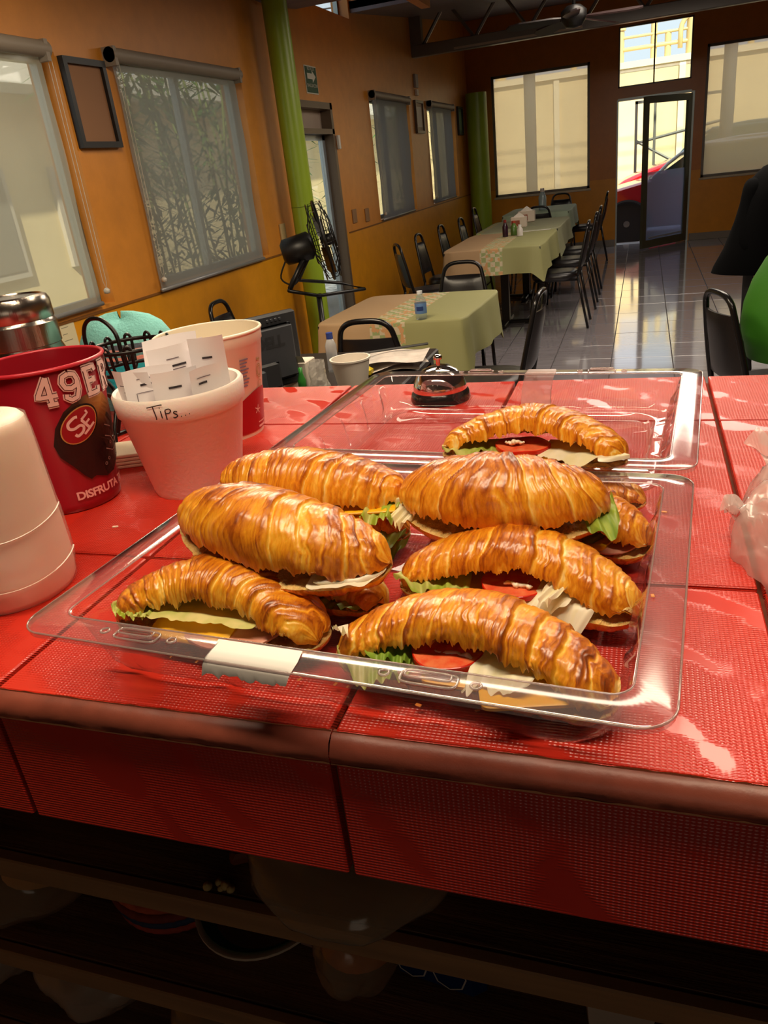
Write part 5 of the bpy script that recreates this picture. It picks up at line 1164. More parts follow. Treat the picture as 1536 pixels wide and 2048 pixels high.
def shell(hx, hy, prof, ribs, B, fill=True):
    rows = []
    for ins, z, r, wall in prof:
        row = []
        for x, y, sd, s in rrect(hx - ins, hy - ins, r):
            if wall and sd:
                k = ribs[0 if sd in (2, 4) else 1]; q = min(abs(s - c) for c in k); d = .0045 * max(0, 1 - (q / .008) ** 4) * wall
                if sd == 1: x -= d
                elif sd == 3: x += d
                elif sd == 2: y -= d
                else: y += d
            row.append((x, y, z))
        rows.append(row)
    B.grid(np.array(rows), wrap=True)
    if fill: n = len(rows[0]); o = len(B.v) - n; B.f.append(tuple(range(o, o + n))); B.m.append(0)
    return rows
TYAW = math.radians(-4.3); TH = .050
box_ = thing('clamshell_container', 'clear plastic hinged container, opened flat, holding the pile of croissant sandwiches', 'container', (-.1725, .4705, CZ), TYAW)
ribsx = [-.15, -.075, 0.0, .075, .15]; ribsy = [-.085, -.03, .03, .085]
B = MB(); shell(.2065, .158, [(.0225, TH - .0005, .012, 0), (.0240, TH - .004, .013, 0), (.026, .036, .016, 1), (.028, .022, .020, 1), (.0295, .010, .026, 1), (.032, .004, .030, .5), (.037, .0012, .034, 0), (.050, .0012, .034, 0), (.0525, .0045, .034, 0), (.056, .0045, .034, 0), (.0585, .0012, .034, 0), (.066, .0012, .03, 0), (.068, .004, .03, 0), (.0705, .0012, .03, 0)], (ribsx, ribsy), B)
tray = B.build('tub', M_pl, box_, smooth=True, sharp=.9)
B = MB(); shell(.2065, .158, [(.0002, TH - .005, .020, 0), (.0, TH - .001, .020, 0), (.0012, TH, .019, 0), (.0205, TH, .013, 0), (.0225, TH - .0006, .012, 0)], (ribsx, ribsy), B, False)
B.build('rim', M_rimf, tray, smooth=True, sharp=.9)
B = MB(); shell(.2065, .1605, [(.0225, TH - .0005, .012, 0), (.0240, TH - .004, .013, 0), (.027, .036, .018, 1), (.030, .020, .024, 1), (.032, .012, .03, .5), (.036, .0095, .034, 0), (.046, .0095, .034, 0), (.049, .004, .034, 0), (.054, .0012, .034, 0)], (ribsx, ribsy), B)
lid = B.build('lid', M_pl, box_, smooth=True, sharp=.9); dx_, dy_ = -.146 + .1725, .7985 - .4705; lid.location = (dx_ * math.cos(-TYAW) - dy_ * math.sin(-TYAW), dx_ * math.sin(-TYAW) + dy_ * math.cos(-TYAW), 0)
B = MB(); shell(.2065, .1605, [(.0002, TH - .005, .020, 0), (.0, TH - .001, .020, 0), (.0012, TH, .019, 0), (.0205, TH, .013, 0), (.0225, TH - .0006, .012, 0)], (ribsx, ribsy), B, False)
B.build('rim', M_rimf, lid, smooth=True, sharp=.9)
MB().box((-.17, -.1625, TH - .004), (.17, -.158, TH - .001), bev=.001).build('hinge', M_rimf, lid)
M_edge = film('pet_edge', '#e6dadd', 1, .05, .25, 1.6, '#fff4ea', 2.0)
def edge(parent, hx, hy):
    MB().tube([(p[0], p[1], TH - .001) for p in rrect(hx, hy, .020)], .00075, 6, closed=True).build('rim_edge', M_edge, parent, smooth=True)
    MB().tube([(p[0], p[1], TH - .0002) for p in rrect(hx - .0215, hy - .0215, .012)], .0006, 6, closed=True).build('rim_edge', M_edge, parent, smooth=True)
edge(tray, .2065, .158); edge(lid, .2065, .1605)
def snap(parent, x, y, w_=.016, d=.0055):
    B = MB(); B.tube([(x + w_ * math.copysign(abs(math.cos(a)) ** .4, math.cos(a)), y + d * math.copysign(abs(math.sin(a)) ** .4, math.sin(a)), TH + .0012) for a in np.linspace(0, 2 * PI, 33)[:-1]], .0008, 6, closed=True)
    B.tube([(x + (w_ - .003) * math.copysign(abs(math.cos(a)) ** .4, math.cos(a)), y + (d - .0025) * math.copysign(abs(math.sin(a)) ** .4, math.sin(a)), TH + .0035) for a in np.linspace(0, 2 * PI, 33)[:-1]], .0007, 6, closed=True)
    for s in (-1, 1): B.tube([(x + s * (w_ + .010) + .0028 * math.cos(a), y + .0005 + .0028 * math.sin(a), TH + .0008) for a in np.linspace(0, 2 * PI, 13)[:-1]], .0008, 6, closed=True)
    B.build('snap', M_edge, parent, smooth=True)
snap(tray, -.112, -.1475); snap(tray, .082, -.1475); snap(lid, -.058, .150); snap(lid, .093, .150)
M_tape = mat('white_tape', '#ded9d4', .45)
def tape(parent, x0, x1, ypath, label, ragged=.002, mt=None):
    n = 30; P = np.zeros((n, len(ypath), 3))
    for i in range(n):
        for j, (y, z) in enumerate(ypath):
            e = j == len(ypath) - 1; x = x0 + (x1 - x0) * i / (n - 1); rg = ragged * float(fnoise(x * 300, 1, 2)) if e else 0
            P[i, j] = (x + (0.003 * math.sin(j) if i in (0, n - 1) else 0), y, z + rg)
    o = MB().grid(P).build('tape', mt or M_tape, parent, smooth=True); o['label'] = label; return o
tape(tray, -.0565, .0015, [(-.139, TH + .0008), (-.150, TH + .0010), (-.1575, TH + .0004), (-.1592, TH - .004), (-.1592, TH - .010)], 'torn white tape')
tape(lid, .0, .036, [(.161, TH + .0006), (.150, TH + .0010), (.139, TH + .0010), (.1360, TH - .006), (.1335, TH - .020), (.1300, TH - .036)], 'pale tape strip', mt=film('pale_tape', '#ffffff', 1, .3, .5, 1.4, '#e9d3d0'))

# ------------------------------------------------------------------ croissant sandwiches
def pastry_mat():
    m = bpy.data.materials.new('croissant_crust'); m.use_nodes = True; t = NT(m); b = t.n['Principled BSDF']
    at = t.add('ShaderNodeAttribute'); at.attribute_name = 'tone'; tc = t.add('ShaderNodeTexCoord')
    mp = t.add('ShaderNodeMapping'); mp.inputs['Scale'].default_value = (2.4, .8, .8); t.lk(tc.outputs['Object'], mp.inputs[0]); n1 = t.noise(80, 5, .62, mp.outputs[0], 1.2); n2 = t.noise(330, 3, .6, mp.outputs[0])
    f = t.math('ADD', at.outputs['Fac'], t.math('MULTIPLY', t.math('SUBTRACT', n1, .5), .55)); f = t.math('ADD', f, t.math('MULTIPLY', t.math('SUBTRACT', n2, .5), .22))
    t.lk(t.ramp(f, [(.05, '#f2d285'), (.26, '#f0b843'), (.46, '#e69a20'), (.66, '#cf7a14'), (.84, '#a4500d'), (1, '#74340a')]), b.inputs['Base Color'])
    b.inputs['Roughness'].default_value = .34; b.inputs['Coat Weight'].default_value = .35; b.inputs['Coat Roughness'].default_value = .22; b.inputs['Subsurface Weight'].default_value = .06; b.inputs['Subsurface Scale'].default_value = .006
    bp = t.add('ShaderNodeBump'); bp.inputs['Strength'].default_value = .4; bp.inputs['Distance'].default_value = .0009; t.lk(t.math('ADD', n1, t.math('MULTIPLY', n2, .4)), bp.inputs['Height']); t.lk(bp.outputs[0], b.inputs['Normal'])
    return m
M_cru = pastry_mat(); M_crumb = mat('croissant_crumb', '#ecca86', .75, c2='#d9a552', vscale=120, bump=.8, bscale=260, sss=.1)
M_let = two_tone('lettuce', '#f6eda4', '#a9c23e', .35, .3); M_letd = two_tone('dark_lettuce', '#a9c04a', '#5f8f22', .4, .3); M_cab = two_tone('pale_lettuce', '#fbf5dc', '#efe6a0', .35, .25)
M_chz = mat('yellow_cheese', '#f2b212', .35, sss=.15); M_ham = mat('ham', '#c97c66', .4, c2='#d89a84', vscale=60, sss=.15); M_tom = mat('tomato_skin', '#c8200c', .18, sss=.1); M_tomf = mat('tomato_flesh', '#d8492a', .2, c2='#e0784c', vscale=140)
M_mayo = mat('mayonnaise', '#f1e6cf', .3, sss=.1)
class Cro:
    def __init__(s, label, L, R, z0, bend, rad, seed, open_=.16, gap=.010, roll=0, pitch=0, NT_=300, wz=.84, back=.004):
        L, R = np.array(L), np.array(R); s.len = float(np.linalg.norm(R - L)); s.h = s.len / 2; s.bend = bend; s.rad = rad; s.seed = seed; s.wz = wz; s.back = back; s.gap = gap; s.open = open_; s.nt = NT_
        c = (L + R) / 2; yaw = math.atan2(R[1] - L[1], R[0] - L[0])
        s.root = thing('croissant_sandwich', label, 'sandwich', (c[0], c[1], z0), yaw, 'croissant sandwiches piled in the clamshell'); s.root.rotation_euler = (roll, pitch, yaw)
        s.rng = random.Random(seed); s.zb = rad * .44
        b = [0]; r = s.rng
        w_ = [.20, .26, .22, .17, .13]
        s.off = r.uniform(-.06, .06); s.bp = np.cumsum([x * r.uniform(.65, 1.35) for x in w_]); s.bn = np.cumsum([x * r.uniform(.65, 1.35) for x in w_]); s.skew = r.uniform(.09, .17) * r.choice((-1, 1))
    def env(s, t):
        a = np.clip(np.abs(t), 0, 1); e = .30 + .70 * np.clip(1 - a ** 2.1, 0, 1) ** .72
        k = np.clip((a - .90) / .10, 0, 1); return s.rad * e * np.sqrt(np.clip(1 - k * k, 0.0004, 1))
    def centre(s, t): return s.h * .97 * t, s.bend * (1 - t * t)
    def normal(s, t):
        tx, ty = s.h, -2 * s.bend * t; l = np.hypot(tx, ty); return -ty / l, tx / l
    def shell(s, p0, p1, nphi, wz, tonebias, stepamp):
        T = np.linspace(-1, 1, s.nt)[:, None]; PH = np.linspace(p0, p1, nphi)[None, :]; T, PH = np.broadcast_arrays(T, PH); sd = s.seed * 13
        cs, sn = np.cos(PH), np.sin(PH)
        tt = T - s.off + s.skew * cs * np.tanh(5 * T) + .040 * fnoise(T * 3, cs * 1.6, sn * 1.6, sd) ; a = np.abs(tt); 
        u = np.zeros_like(a); idx = np.zeros_like(a); ampv = np.zeros_like(a)
        for sign, bb in ((1, s.bp), (-1, s.bn)):
            msk = (tt * sign) >= 0; lo = 0
            for i, hi in enumerate(list(bb) + [2.0]):
                q = msk & (a >= lo) & (a < hi); u = np.where(q, (a - lo) / (hi - lo), u); idx = np.where(q, i + (10 if sign < 0 else 0), idx); ampv = np.where(q, (hash3(np.array([i]), np.array([int(sign)]), np.array([3]), sd)[0] * .35 + 1), ampv); lo = hi
        first = (idx % 10) == 0
        g = np.where(first, 1.0, np.clip(u, 0, 1) ** .55); drop = np.clip((u - .93) / .07, 0, 1); g = g * (1 - drop * drop * (3 - 2 * drop))
        r = s.env(T) * (1 + stepamp * ampv * (g - .5) * (.4 + .6 * np.clip(np.abs(sn) * 2, 0, 1)))
        X, Y = s.centre(T); wx, wy, wz_ = X, cs * s.rad, sn * s.rad
        line = fnoise(tt * 42, cs * 1.3, sn * 1.3, sd + 3, 2); line2 = fnoise(tt * 110, cs * 2.2, sn * 2.2, sd + 4, 2)
        bl = fnoise(wx * 95, wy * 95, wz_ * 95, sd + 5, 3); fine = fnoise(wx * 330, wy * 330, wz_ * 330, sd + 6, 2); big = fnoise(wx * 28, wy * 28, wz_ * 28, sd + 7, 2)
        edge_ = np.clip((u - .55) / .38, 0, 1) * (1 - drop)
        ed = .35 + .65 * np.clip(np.abs(sn) * 2.2, 0, 1)
        r = r + ed * s.rad * (.018 * line + .010 * line2 * (.5 + edge_)) + .0005 * bl + .00012 * fine + .0014 * big * (s.env(T) / s.rad)
        r = r * np.where(np.abs(T) > .97, .9, 1)
        nx, ny = s.normal(T); Xp = X + nx * r * cs; Yp = Y + ny * r * cs; Zp = r * np.sign(sn) * np.abs(sn) ** .92 * wz
        tone = .50 + .10 * (g - .5) * ampv + .12 * edge_ + .07 * bl + .12 * big + .17 * line + .12 * line2 - .30 * np.clip(.14 - u, 0, .14) / .14 * (~first) - .22 * drop + tonebias
        return T, PH, Xp, Yp, Zp, tone, r
    def top(s):
        e0 = .0
        T, PH, X, Y, Z, tone, r = s.shell(e0, PI - e0, 60, s.wz, 0, .085)
        sn = np.sin(PH); jag = (.0020 * fnoise(T * 45, np.cos(PH), 1, s.seed + 50, 3) + .0030 * fnoise(T * 9, np.cos(PH), 1, s.seed + 51, 2)) * np.clip(1 - sn * 2.0, 0, 1); Z = Z + jag; Y = Y + s.back * (1 - T ** 2)
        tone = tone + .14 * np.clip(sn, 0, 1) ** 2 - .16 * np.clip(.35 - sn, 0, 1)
        base = s.zb + s.gap; yb = Y.max(axis=1, keepdims=True); Zw = Z + base + s.open * np.clip(yb - Y, 0, 1) * (1 - .55 * np.abs(T) ** 2) - .35 * s.gap * np.abs(T) ** 3
        P = np.stack([X, Y, Zw], -1); B = MB(); B.grid(P); n0 = P.shape[0] * P.shape[1]; tn = list(tone.ravel())
        k = 8; Q = np.zeros((s.nt, k, 3)); a, b = P[:, 0], P[:, -1]
        for j in range(k): 
            f = j / (k - 1); Q[:, j] = a * (1 - f) + b * f; Q[:, j, 2] += .0015 + .0012 * fnoise(Q[:, j, 0] * 300, Q[:, j, 1] * 300, 0, s.seed, 2) * (0 < j < k - 1)
        B.grid(Q, 1); tn += [.15] * (s.nt * k)
        s.topP = P; return B.build('top_half', [M_cru, M_crumb], s.root, smooth=True, attr=tn)
    def bottom(s):
        T, PH, X, Y, Z, tone, r = s.shell(PI + .0, 2 * PI, 34, .52, .02, .10)
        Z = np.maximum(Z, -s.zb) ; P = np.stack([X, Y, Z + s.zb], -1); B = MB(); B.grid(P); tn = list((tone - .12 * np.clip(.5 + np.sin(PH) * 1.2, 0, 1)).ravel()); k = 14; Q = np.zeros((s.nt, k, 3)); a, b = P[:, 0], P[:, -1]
        for j in range(k):
            f = j / (k - 1); Q[:, j] = a * (1 - f) + b * f; Q[:, j, 2] += (.0008 + .0018 * fnoise(Q[:, j, 0] * 220, Q[:, j, 1] * 220, 0, s.seed + 9, 3)) * (0 < j < k - 1)
        B.grid(Q, 1); tn += [.15] * (s.nt * k); return B.build('bottom_half', [M_cru, M_crumb], s.root, smooth=True, attr=tn)
    def sheet(s, name, m, t0, t1, prot, z, droop=.004, ruffle=.003, freq=30, seed=1, back=.2, th=0, side=-1, raised=0, tone=None):
        """leaf following the crescent front, protruding by prot"""
        nu, nv = 70, 16; P = np.zeros((nu, nv, 3)); tn = []
        for i in range(nu):
            u = i / (nu - 1); t_ = t0 + (t1 - t0) * u; X, Y = s.centre(t_); nx, ny = s.normal(t_); r = float(s.env(np.array(t_)))
            taper = min(1, 5 * u, 5 * (1 - u)) ** .6; pr = (prot * (1 + .55 * float(fnoise(t_ * 7, seed, 0, seed, 3)))) * taper
            for j in range(nv):
                v = j / (nv - 1); d = lerp(-r * back, r + pr, v) * (1 if side < 0 else -1)
                rf = ruffle * v ** 2.2 * (math.sin(u * freq + seed + 2.2 * float(vnoise(u * 5, v * 2, seed))) + .6 * math.sin(u * freq * 2.3 + v * 3))
                P[i, j] = (X - nx * d, Y - ny * d, s.zb + z - droop * max(0, (d * (1 if side < 0 else -1) - r * .8) / .012) ** 1.3 + rf + raised * v)
                tn.append(min(1, max(0, (v - .35) * 1.1 * (.8 + .5 * float(fnoise(u * 9, v * 4, seed, seed)))) if tone is None else tone + .4 * float(fnoise(u * 9, v * 4, seed, seed))))
        B = MB().grid(P); o = B.build(name, m, s.root, smooth=True, attr=tn, fix=False); return o
    def slab(s, name, m, t_, w_, d_, yoff, z, th=.0022, rot=0, tilt=(0, 0), round_=False, droop=.0):
        X, Y = s.centre(t_); nx, ny = s.normal(t_); r = float(s.env(np.array(t_))); cx, cy = X - nx * (r + yoff), Y - ny * (r + yoff)
        n = 40; rows = []
        if round_: out = [(w_ / 2 * math.cos(a) * (1 + .03 * math.sin(3 * a)), d_ / 2 * math.sin(a)) for a in np.linspace(0, 2 * PI, n + 1)[:-1]]
        else: out = [(w_ / 2 * math.copysign(abs(math.cos(a)) ** .18, math.cos(a)), d_ / 2 * math.copysign(abs(math.sin(a)) ** .18, math.sin(a))) for a in np.linspace(0, 2 * PI, n + 1)[:-1]]
        zz = lambda x, y: z + s.zb + x * tilt[0] + y * tilt[1] - droop * max(0, (-y - d_ * .15) / .01) ** 1.5 * .01 + .0006 * math.sin(x * 200)
        c, sn = math.cos(rot), math.sin(rot); B = MB()
        for sc, dz in ((0.02, 0), (.5, 0), (.8, 0), (.97, 0), (1, .0005), (1, th - .0005), (.97, th), (.8, th), (.5, th), (.02, th)):
            rows.append([(cx + (x * c - y * sn) * sc, cy + (x * sn + y * c) * sc, zz(x * sc, y * sc) + dz) for x, y in out])
        B.grid(np.array(rows), wrap=True); mi = [0] * len(B.f)
        if isinstance(m, tuple):
            for q in range(len(mi)): mi[q] = 1 if (q // n) in (0, 1, 2, 6, 7, 8) else 0
            B.m = mi
        return B.build(name, list(m) if isinstance(m, tuple) else m, s.root, smooth=True, sharp=.8)
    def mayo(s, t0, t1, z, yoff=0, r0=.0035, n=8):
        P = []; R_ = []
        for k in range(26):
            f = k / 25; t_ = lerp(t0, t1, f); X, Y = s.centre(t_); nx, ny = s.normal(t_); q = float(s.env(np.array(t_))) + yoff + .0012 * float(fnoise(f * 7, s.seed, 0, 3))
            P.append((X - nx * q, Y - ny * q, s.zb + z + .0010 * float(fnoise(f * 6, s.seed, 4, 5)))); R_.append(r0 * .62 * (math.sin(PI * min(1, max(.03, f))) ** .4) * (1 + .35 * float(fnoise(f * 9, 2, s.seed, 8))))
        return MB().tube(P, R_, 10).build('mayonnaise', M_mayo, s.root, smooth=True)
FLZ = CZ + .0018
def cro(*a, **k): c = Cro(*a, **k); c.bottom(); c.top(); return c
# front left
c = cro('croissant sandwich at the front left corner with yellow cheese and ham showing', (-.366, .392), (-.194, .382), FLZ + .001, .026, .033, 1, open_=.30, gap=.007)
c.slab('ham_slice', M_ham, .22, .084, .06, -.016, .0055, .0025, round_=True, rot=.1, tilt=(0, .1)); c.slab('cheese_slice', M_chz, -.12, .066, .056, -.018, .0095, .0030, rot=-.05, tilt=(0, .15), droop=.15)
c.sheet('lettuce', M_let, -.90, .60, .004, .0165, .001, .0010, 9, 3, tone=.25); c.sheet('lettuce', M_let, -.99, -.60, .006, .016, .0, .002, 26, 9, tone=.8); c.mayo(.3, .9, .013, -.008, .0028)
# front right
c = cro('croissant sandwich at the front right with tomato slice and two cheese corners', (-.181, .370), (-.006, .344), FLZ + .001, .028, .033, 2, open_=.34, gap=.007)
c.slab('ham_slice', M_ham, -.34, .050, .050, -.020, .0065, .002, round_=True); c.slab('cheese_slice', M_chz, .06, .060, .056, -.0215, .0095, .0030, rot=.12, tilt=(0, .12)); c.slab('cheese_slice', M_chz, .44, .056, .058, -.018, .0085, .0030, rot=.42, tilt=(0, .1))
c.slab('tomato_slice', (M_tom, M_tomf), -.16, .044, .040, -.0125, .0150, .0050, round_=True, tilt=(0, .05))
c.sheet('lettuce', M_let, -.99, -.42, .010, .011, .005, .0025, 22, 5, tone=.75); c.sheet('lettuce', M_cab, .10, .62, .012, .0185, .005, .0016, 8, 7, tone=.25); c.sheet('lettuce', M_cab, .02, .40, .010, .0150, .006, .0014, 7, 17, tone=.3); c.mayo(-.25, .1, .019, -.008, .003, 4); c.sheet('lettuce', M_letd, -.8, -.45, .004, .0175, .003, .002, 15, 8)
c.sheet('lettuce', M_cab, -1.0, -.90, .008, .024, -.006, .003, 6, 12, raised=.006)
# right middle
c = cro('croissant sandwich at the middle right with tomato and white lettuce spilling out', (-.166, .464), (.006, .438), FLZ + .002, .026, .033, 3, open_=.30, gap=.007)
c.slab('tomato_slice', (M_tom, M_tomf), .02, .046, .042, -.013, .0095, .0045, round_=True); c.sheet('lettuce', M_cab, .15, .62, .014, .014, .007, .0018, 9, 4, tone=.15); c.sheet('lettuce', M_cab, .42, .80, .022, .011, .012, .0022, 7, 14, tone=.05); c.sheet('lettuce', M_cab, .40, .58, .010, .0200, .002, .003, 10, 24, tone=.1)
c.sheet('lettuce', M_let, -1.04, -.40, .008, .012, .003, .0028, 20, 6, tone=.8); c.mayo(-.05, .25, .016, -.006, .003, 5); c.slab('cheese_slice', M_chz, -.3, .05, .045, -.024, .003)
# lower ones
c = cro('lower croissant sandwich half hidden under the upper left one', (-.356, .488), (-.166, .440), FLZ, .008, .029, 4, open_=.05, gap=.004)
c.sheet('lettuce', M_letd, .5, .9, .006, .006, .001, .002, 12, 6)
c = cro('croissant sandwich under the centre right one with pale cut end and ham showing', (-.135, .590), (.012, .535), FLZ, .012, .032, 5, open_=.22, gap=.011)
c.slab('ham_slice', M_ham, .55, .055, .05, -.02, .004, .002, round_=True); c.slab('cheese_slice', M_chz, .35, .05, .045, -.02, .007); c.sheet('lettuce', M_letd, -.2, .62, .006, .011, .002, .002, 12, 3)
c = cro('dark lower croissant sandwich under the back left one', (-.345, .585), (-.180, .560), FLZ, -.006, .026, 6, open_=.05, gap=.006)
c.sheet('lettuce', M_letd, .45, .98, .014, .008, .003, .003, 14, 6, side=-1); c.sheet('lettuce', M_letd, .7, 1.0, .012, .0, .004, .004, 10, 16)
c = cro('lower croissant sandwich at the back right under the topmost lettuce', (-.150, .655), (.012, .635), FLZ, .006, .024, 7, open_=.08, gap=.005)
# upper ones
c = cro('closed golden croissant sandwich at the back left with cheese at its right tip', (-.358, .575), (-.172, .548), FLZ + .037, -.014, .034, 8, open_=.08, gap=.004, roll=.12, wz=1.0)
c.slab('cheese_slice', M_chz, .72, .05, .045, -.020, .002, rot=.3); c.sheet('lettuce', M_let, .62, .99, .010, .005, .003, .003, 16, 5, tone=.9); c.slab('tomato_slice', (M_tom, M_tomf), -.05, .045, .04, -.045, .003, .0045, round_=True)
c = cro('big glossy croissant sandwich on top at the left with mayonnaise at its cut right end', (-.338, .482), (-.152, .430), FLZ + .044, -.016, .036, 9, open_=.12, gap=.004, roll=.16, pitch=.06, wz=1.0)
c.mayo(.55, .98, .004, -.002, .0042, 9); c.sheet('lettuce', M_cab, .5, .98, .004, .004, .001, .001, 8, 3, tone=.0)
c = cro('big browned croissant sandwich on top at the centre right with lettuce at its tip', (-.176, .548), (-.016, .540), FLZ + .040, -.024, .038, 10, open_=.12, gap=.005, roll=.20, wz=1.0)
c.sheet('lettuce', M_letd, .72, 1.02, .014, .006, .002, .003, 10, 6, tone=.3); c.sheet('lettuce', M_cab, -1.0, -.7, .008, .004, .004, .003, 22, 5)
c = cro('croissant sandwich at the very back with tomato and long pale lettuce leaves', (-.176, .655), (-.006, .635), FLZ + .034, .024, .031, 11, open_=.30, gap=.008, roll=-.02)
c.slab('tomato_slice', (M_tom, M_tomf), -.10, .050, .044, -.012, .009, .004, round_=True); c.slab('cheese_slice', M_chz, .10, .055, .05, -.018, .003, rot=.4)
c.sheet('lettuce', M_let, -1.0, -.30, .010, .010, .002, .0025, 18, 5, tone=.7); c.sheet('lettuce', M_cab, .15, 1.05, .013, .010, .003, .002, 9, 7, tone=.3); c.mayo(-.3, -.05, .016, -.006, .0035, 5)
# flakes in the tray
M_flk = mat('pastry_flake', '#c9792c', .5); fm = None; rr_ = random.Random(5)
for k in range(34):
    if k < 22: u, v = rr_.uniform(.10, .165), rr_.uniform(-.11, .10)
    else: u, v = rr_.uniform(-.14, .10), rr_.uniform(-.118, -.108)
    if k in (3, 9): u, v = .188, .02 * k - .1
    s = rr_.uniform(.0010, .0024); x = -.1725 + u * math.cos(TYAW) - v * math.sin(TYAW); y = .4705 + u * math.sin(TYAW) + v * math.cos(TYAW)
    if fm is None: o = MB().box((-1, -.6, 0), (1, .6, .35), bev=.15).build('pastry_flake', M_flk); fm = o.data
    else: o = bpy.data.objects.new('pastry_flake', fm); C.objects.link(o)
    o.scale = (s, s, s); o.location = (x, y, FLZ + (.0035 if k not in (3, 9) else .0495)); o.rotation_euler = (0, 0, rr_.uniform(0, 3)); tag(o, 'small golden pastry flake lying in the clear tray', 'flake', 'pastry flakes in the clear tray')
# ------------------------------------------------------------------ shelves below the counter
M_wd = mat('dark_wood_shelf', '#7d5a3c', .6, c2='#50361f', vscale=5, vstretch=(.6, 9, 9), bump=.3, bscale=30, bstretch=(.4, 6, 6)); M_wde = mat('shelf_edge_wood', '#9a7650', .6, var=.3, vscale=8, vstretch=(.4, 6, 6))
def shelf(z, y0, label, n):
    t = thing('shelf', label, 'shelf', (0, y0, z - .022), 0)
    k = 3; w_ = (.86 - y0) / k
    for i in range(k): MB().box((-1.40, .012 + w_ * i + .0008, 0), (1.25, w_ * (i + 1) - .0008, .022), bev=.0012).build('plank', M_wd, t)
    MB().box((-1.40, 0, -.002), (1.25, .0115, .0225), bev=.0015).build('edge_strip', M_wde, t); return t
shelf(.914, .360, 'upper dark wooden shelf under the counter with bread bag on it', 1); shelf(.772, .360, 'middle dark wooden shelf under the counter with plates on it', 2); shelf(.625, .360, 'lower dark wooden shelf at the bottom of the photo', 3)
def bag(name, label, cat, loc, sx, sy, sz, seed, m, inner=None, ic=None, rz=0):
    t = thing(name, label, cat, loc, rz); i_, j_ = np.meshgrid(np.arange(48), np.arange(72), indexing='ij'); ph = -PI / 2 + PI * i_ / 47; a = 2 * PI * j_ / 72; cx, cy, cz = np.cos(ph) * np.cos(a), np.cos(ph) * np.sin(a), np.sin(ph)
    f = 1 + .10 * fnoise(cx * 1.6, cy * 1.6, cz * 1.6, seed, 2) + .045 * (1 - np.abs(fnoise(cx * 4, cy * 4, cz * 4, seed + 3, 2)))
    P = np.stack([cx * sx * f, cy * sy * f, np.maximum(cz * sz * f, -sz * .82) + sz * .82], -1); MB().grid(P, wrap=True).build('wrapper', m, t, smooth=True)
    if inner:
        for k, (x, y, z, r) in enumerate(inner):
            MB().lathe([(0, -.55 * r), (.6 * r, -.5 * r), (r, -.1 * r), (.9 * r, .25 * r), (.5 * r, .5 * r), (0, .56 * r)], 24, (x, y, z)).build('bread', ic, t, smooth=True)
    return t
M_wrap = film('cloudy_wrap', '#f6ead8', 1, .18, .30, 1.4, '#ecd6b4', 1.2); M_bread = mat('pale_bread', '#d8a870', .7, var=.25, vscale=25); M_bread2 = mat('orange_bread', '#c4702e', .6, var=.3, vscale=25)
bag('bread_bag', 'cloudy plastic bag of bread hanging over the upper shelf edge at the centre', 'bag', (-.212, .452, .915), .092, .115, .046, 21, M_wrap, [(-.03, -.02, .038, .045), (.035, -.01, .036, .045), (0, .05, .036, .04)], M_bread)
bag('bread_bag', 'bag of pale bread at the left end of the middle shelf', 'bag', (-.640, .450, .773), .105, .09, .054, 22, M_wrap, [(-.03, 0, .046, .05), (.04, .0, .044, .05)], M_bread)
bag('bread_bag', 'orange-brown wrapped loaf on the middle shelf below the hanging bread bag', 'bag', (-.232, .435, .773), .042, .055, .044, 23, M_wrap, [(0, 0, .036, .038)], M_bread2)
bag('plastic_bag', 'white plastic bag at the far left of the lower shelf', 'bag', (-.730, .440, .626), .085, .075, .060, 24, film('white_bag', '#ffffff', 1, .3, .7, 1.4, '#d6c4b4'), [(0, 0, .05, .045)], M_bread)
bag('plastic_bag', 'round bulging white plastic bag on the lower shelf', 'bag', (-.560, .455, .626), .078, .08, .056, 25, bpy.data.materials['white_bag'], [(0, 0, .046, .045)], M_bread)
bag('plastic_bag', 'pinkish wrapped bread on the lower shelf at the bottom edge', 'bag', (-.395, .450, .626), .065, .075, .048, 26, M_wrap, [(0, 0, .04, .045)], M_bread2)
M_bw = mat('cream_bowl', '#b98c54', .45)
for x, r, l in ((-.545, .052, 'cream bowl at the far left of the upper shelf'), (-.452, .060, 'larger cream bowl on the upper shelf near the left')):
    t = thing('bowl', l, 'bowl', (x, .455, .915)); MB().lathe([(0, 0), (r * .5, 0), (r * .55, .004), (r * .85, .025), (r, .055), (r * .97, .055), (r * .8, .026), (0, .008)], 40).build('body', M_bw, t, smooth=True, sharp=.9)
t = thing('blue_dish', 'dark blue glass dish on the upper shelf under the tile front', 'dish', (-.340, .450, .915)); MB().lathe([(0, 0), (.030, 0), (.034, .005), (.050, .022), (.048, .024), (.03, .007), (0, .006)], 40).build('body', mat('blue_glass', '#123866', .15), t, smooth=True, sharp=.9); MB().tube(circ(.050, .0235), .0013, 6, closed=True).build('rim', mat('teal_rim', '#2c5a5e', .3), t, smooth=True)
t = thing('wooden_tongs', 'reddish brown wooden tongs behind the bread bag on the upper shelf', 'tongs', (-.285, .430, .915), .5)
for k in (0, 1): MB().box((-.05, -.012 + .022 * k, .0), (.045, .0 + .018 * k, .012 + .006 * k), bev=.003).build('arm', mat('tong_wood', '#6a3218', .5) if not k else bpy.data.materials['tong_wood'], t)
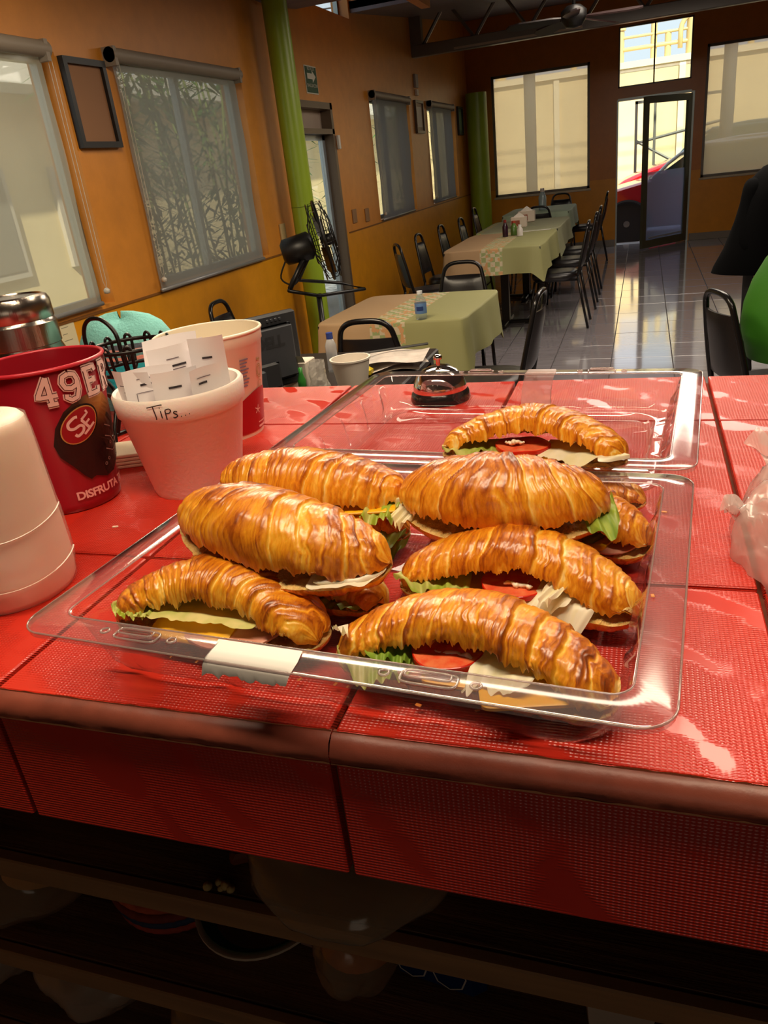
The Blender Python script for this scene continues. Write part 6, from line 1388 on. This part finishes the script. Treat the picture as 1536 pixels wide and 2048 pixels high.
for k, (x, y, r) in enumerate(((-.334, .368, .0042), (-.326, .374, .0036), (-.319, .372, .0044), (-.313, .370, .0038), (-.322, .369, .0030))):
    o = MB().lathe([(0, 0), (r, r * .3), (r * .9, r), (0, r * 1.3)], 10).build('cheese_crumb', mat('crumb_yellow', '#b9a26a', .7) if not k else bpy.data.materials['crumb_yellow'], None, smooth=True); o.location = (x, y + .006, .9142); tag(o, 'yellowish crumb near the edge of the upper shelf', 'crumb', 'crumbs on the upper shelf')
for k, (c_, r) in enumerate((('#a8402c', .066), ('#2a3a5c', .068), ('#80301f', .070), ('#b85434', .068))):
    t = thing('woven_plate', ('rust red woven plate lowest in the stack on the middle shelf', 'dark navy woven plate second in the stack on the middle shelf', 'deep red woven plate third in the stack on the middle shelf', 'orange red woven plate topmost in the stack on the middle shelf')[k], 'plate', (-.455, .480, .773 + .0105 * k), group='woven plates stacked on the middle shelf')
    B = MB(); m = mat('woven_fibre_%d' % k, c_, .8, var=.35, vscale=60)
    for q in range(6): B.tube([((r - .011 * q) * math.cos(a), (r - .011 * q) * math.sin(a), .0052 + .0006 * math.sin(a * 40)) for a in np.linspace(0, 2 * PI, 90)[:-1]], .0052, 7, closed=True)
    B.build('coils', m, t, smooth=True)
t = thing('oval_dish', 'white and green rimmed oval dish on the middle shelf', 'dish', (-.345, .470, .773), -.1)
B = MB(); B.lathe([(0, .0), (.045, 0), (.052, .006), (.066, .022), (.069, .023), (.069, .026), (.064, .026), (.05, .010), (0, .008)], 44); B.tf(M=((1.05, 0, 0), (0, 1.15, 0), (0, 0, 1))); B.build('body', mat('dish_white', '#c8bba8', .4), t, smooth=True, sharp=.9)
B = MB(); B.lathe([(.052, .0125), (.064, .0265)], 44); B.tf(M=((1.05, 0, 0), (0, 1.15, 0), (0, 0, 1)), loc=(0, 0, .0008)); B.build('green_band', mat('dish_green', '#3f967a', .4), t, smooth=True)
t = thing('lid_box', 'pinkish plastic box beside the oval dish on the middle shelf', 'box', (-.285, .452, .773), -.1); MB().box((-.012, -.02, 0), (.03, .06, .022), bev=.003).build('body', mat('pink_box', '#8a6a62', .5), t)
t = thing('blue_packet', 'dark blue packet with white outlined ovals on the middle shelf', 'packet', (-.155, .440, .773), -.12); MB().box((-.045, -.02, 0), (.045, .06, .060), bev=.010).build('wrapper', mat('navy_wrap', '#12295a', .25), t)
B = MB(); fnb = lambda u, v: (u, -.0206, v)
for cx_ in (-.022, .014): ribbon(B, ell(cx_, .030, .016, .020, 0, 8), .0014, fnb, closed=True)
B.build('white_outline', mat('outline_white', '#b8b2aa', .5), t, fix=False)
for k, (x, c_, l, n_) in enumerate(((-.072, '#8a3f1c', 'orange pepper-shaped packet at the bottom centre of the middle shelf', 'orange_packet'), (-.040, '#7a6a1c', 'yellow-green packet at the bottom centre of the middle shelf', 'yellow_packet'), (-.098, '#3a1c16', 'dark brown bottle at the bottom centre of the middle shelf', 'brown_bottle'))):
    t = thing(n_, l, 'packet' if k < 2 else 'bottle', (x, .455, .773)); MB().lathe([(0, 0), (.014, 0), (.016, .01), (.015, .045), (.007, .060), (0, .062)], 18).build('body', mat(n_ + '_skin', c_, .4), t, smooth=True); MB().lathe([(0, .058), (.006, .058), (.006, .068), (0, .069)], 12).build('cap', mat(n_ + '_cap', '#5a4a30', .4), t, smooth=True)
t = thing('napkin_pack', 'white folded napkin at the bottom edge on the middle shelf', 'napkins', (.0, .440, .773), .2)
MB().prism([(-.028, 0), (.022, 0), (.026, .030), (.0, .044), (-.030, .038)], 'y', -.02, .03).build('napkin', mat('napkin_dim', '#b5a79a', .7), t)
t = thing('brown_bowl', 'brown bowl at the right end of the upper shelf', 'bowl', (.045, .52, .915)); MB().lathe([(0, 0), (.04, 0), (.045, .005), (.075, .045), (.072, .047), (.04, .008), (0, .007)], 40).build('body', mat('brown_glaze', '#4a2a1c', .4), t, smooth=True, sharp=.9)
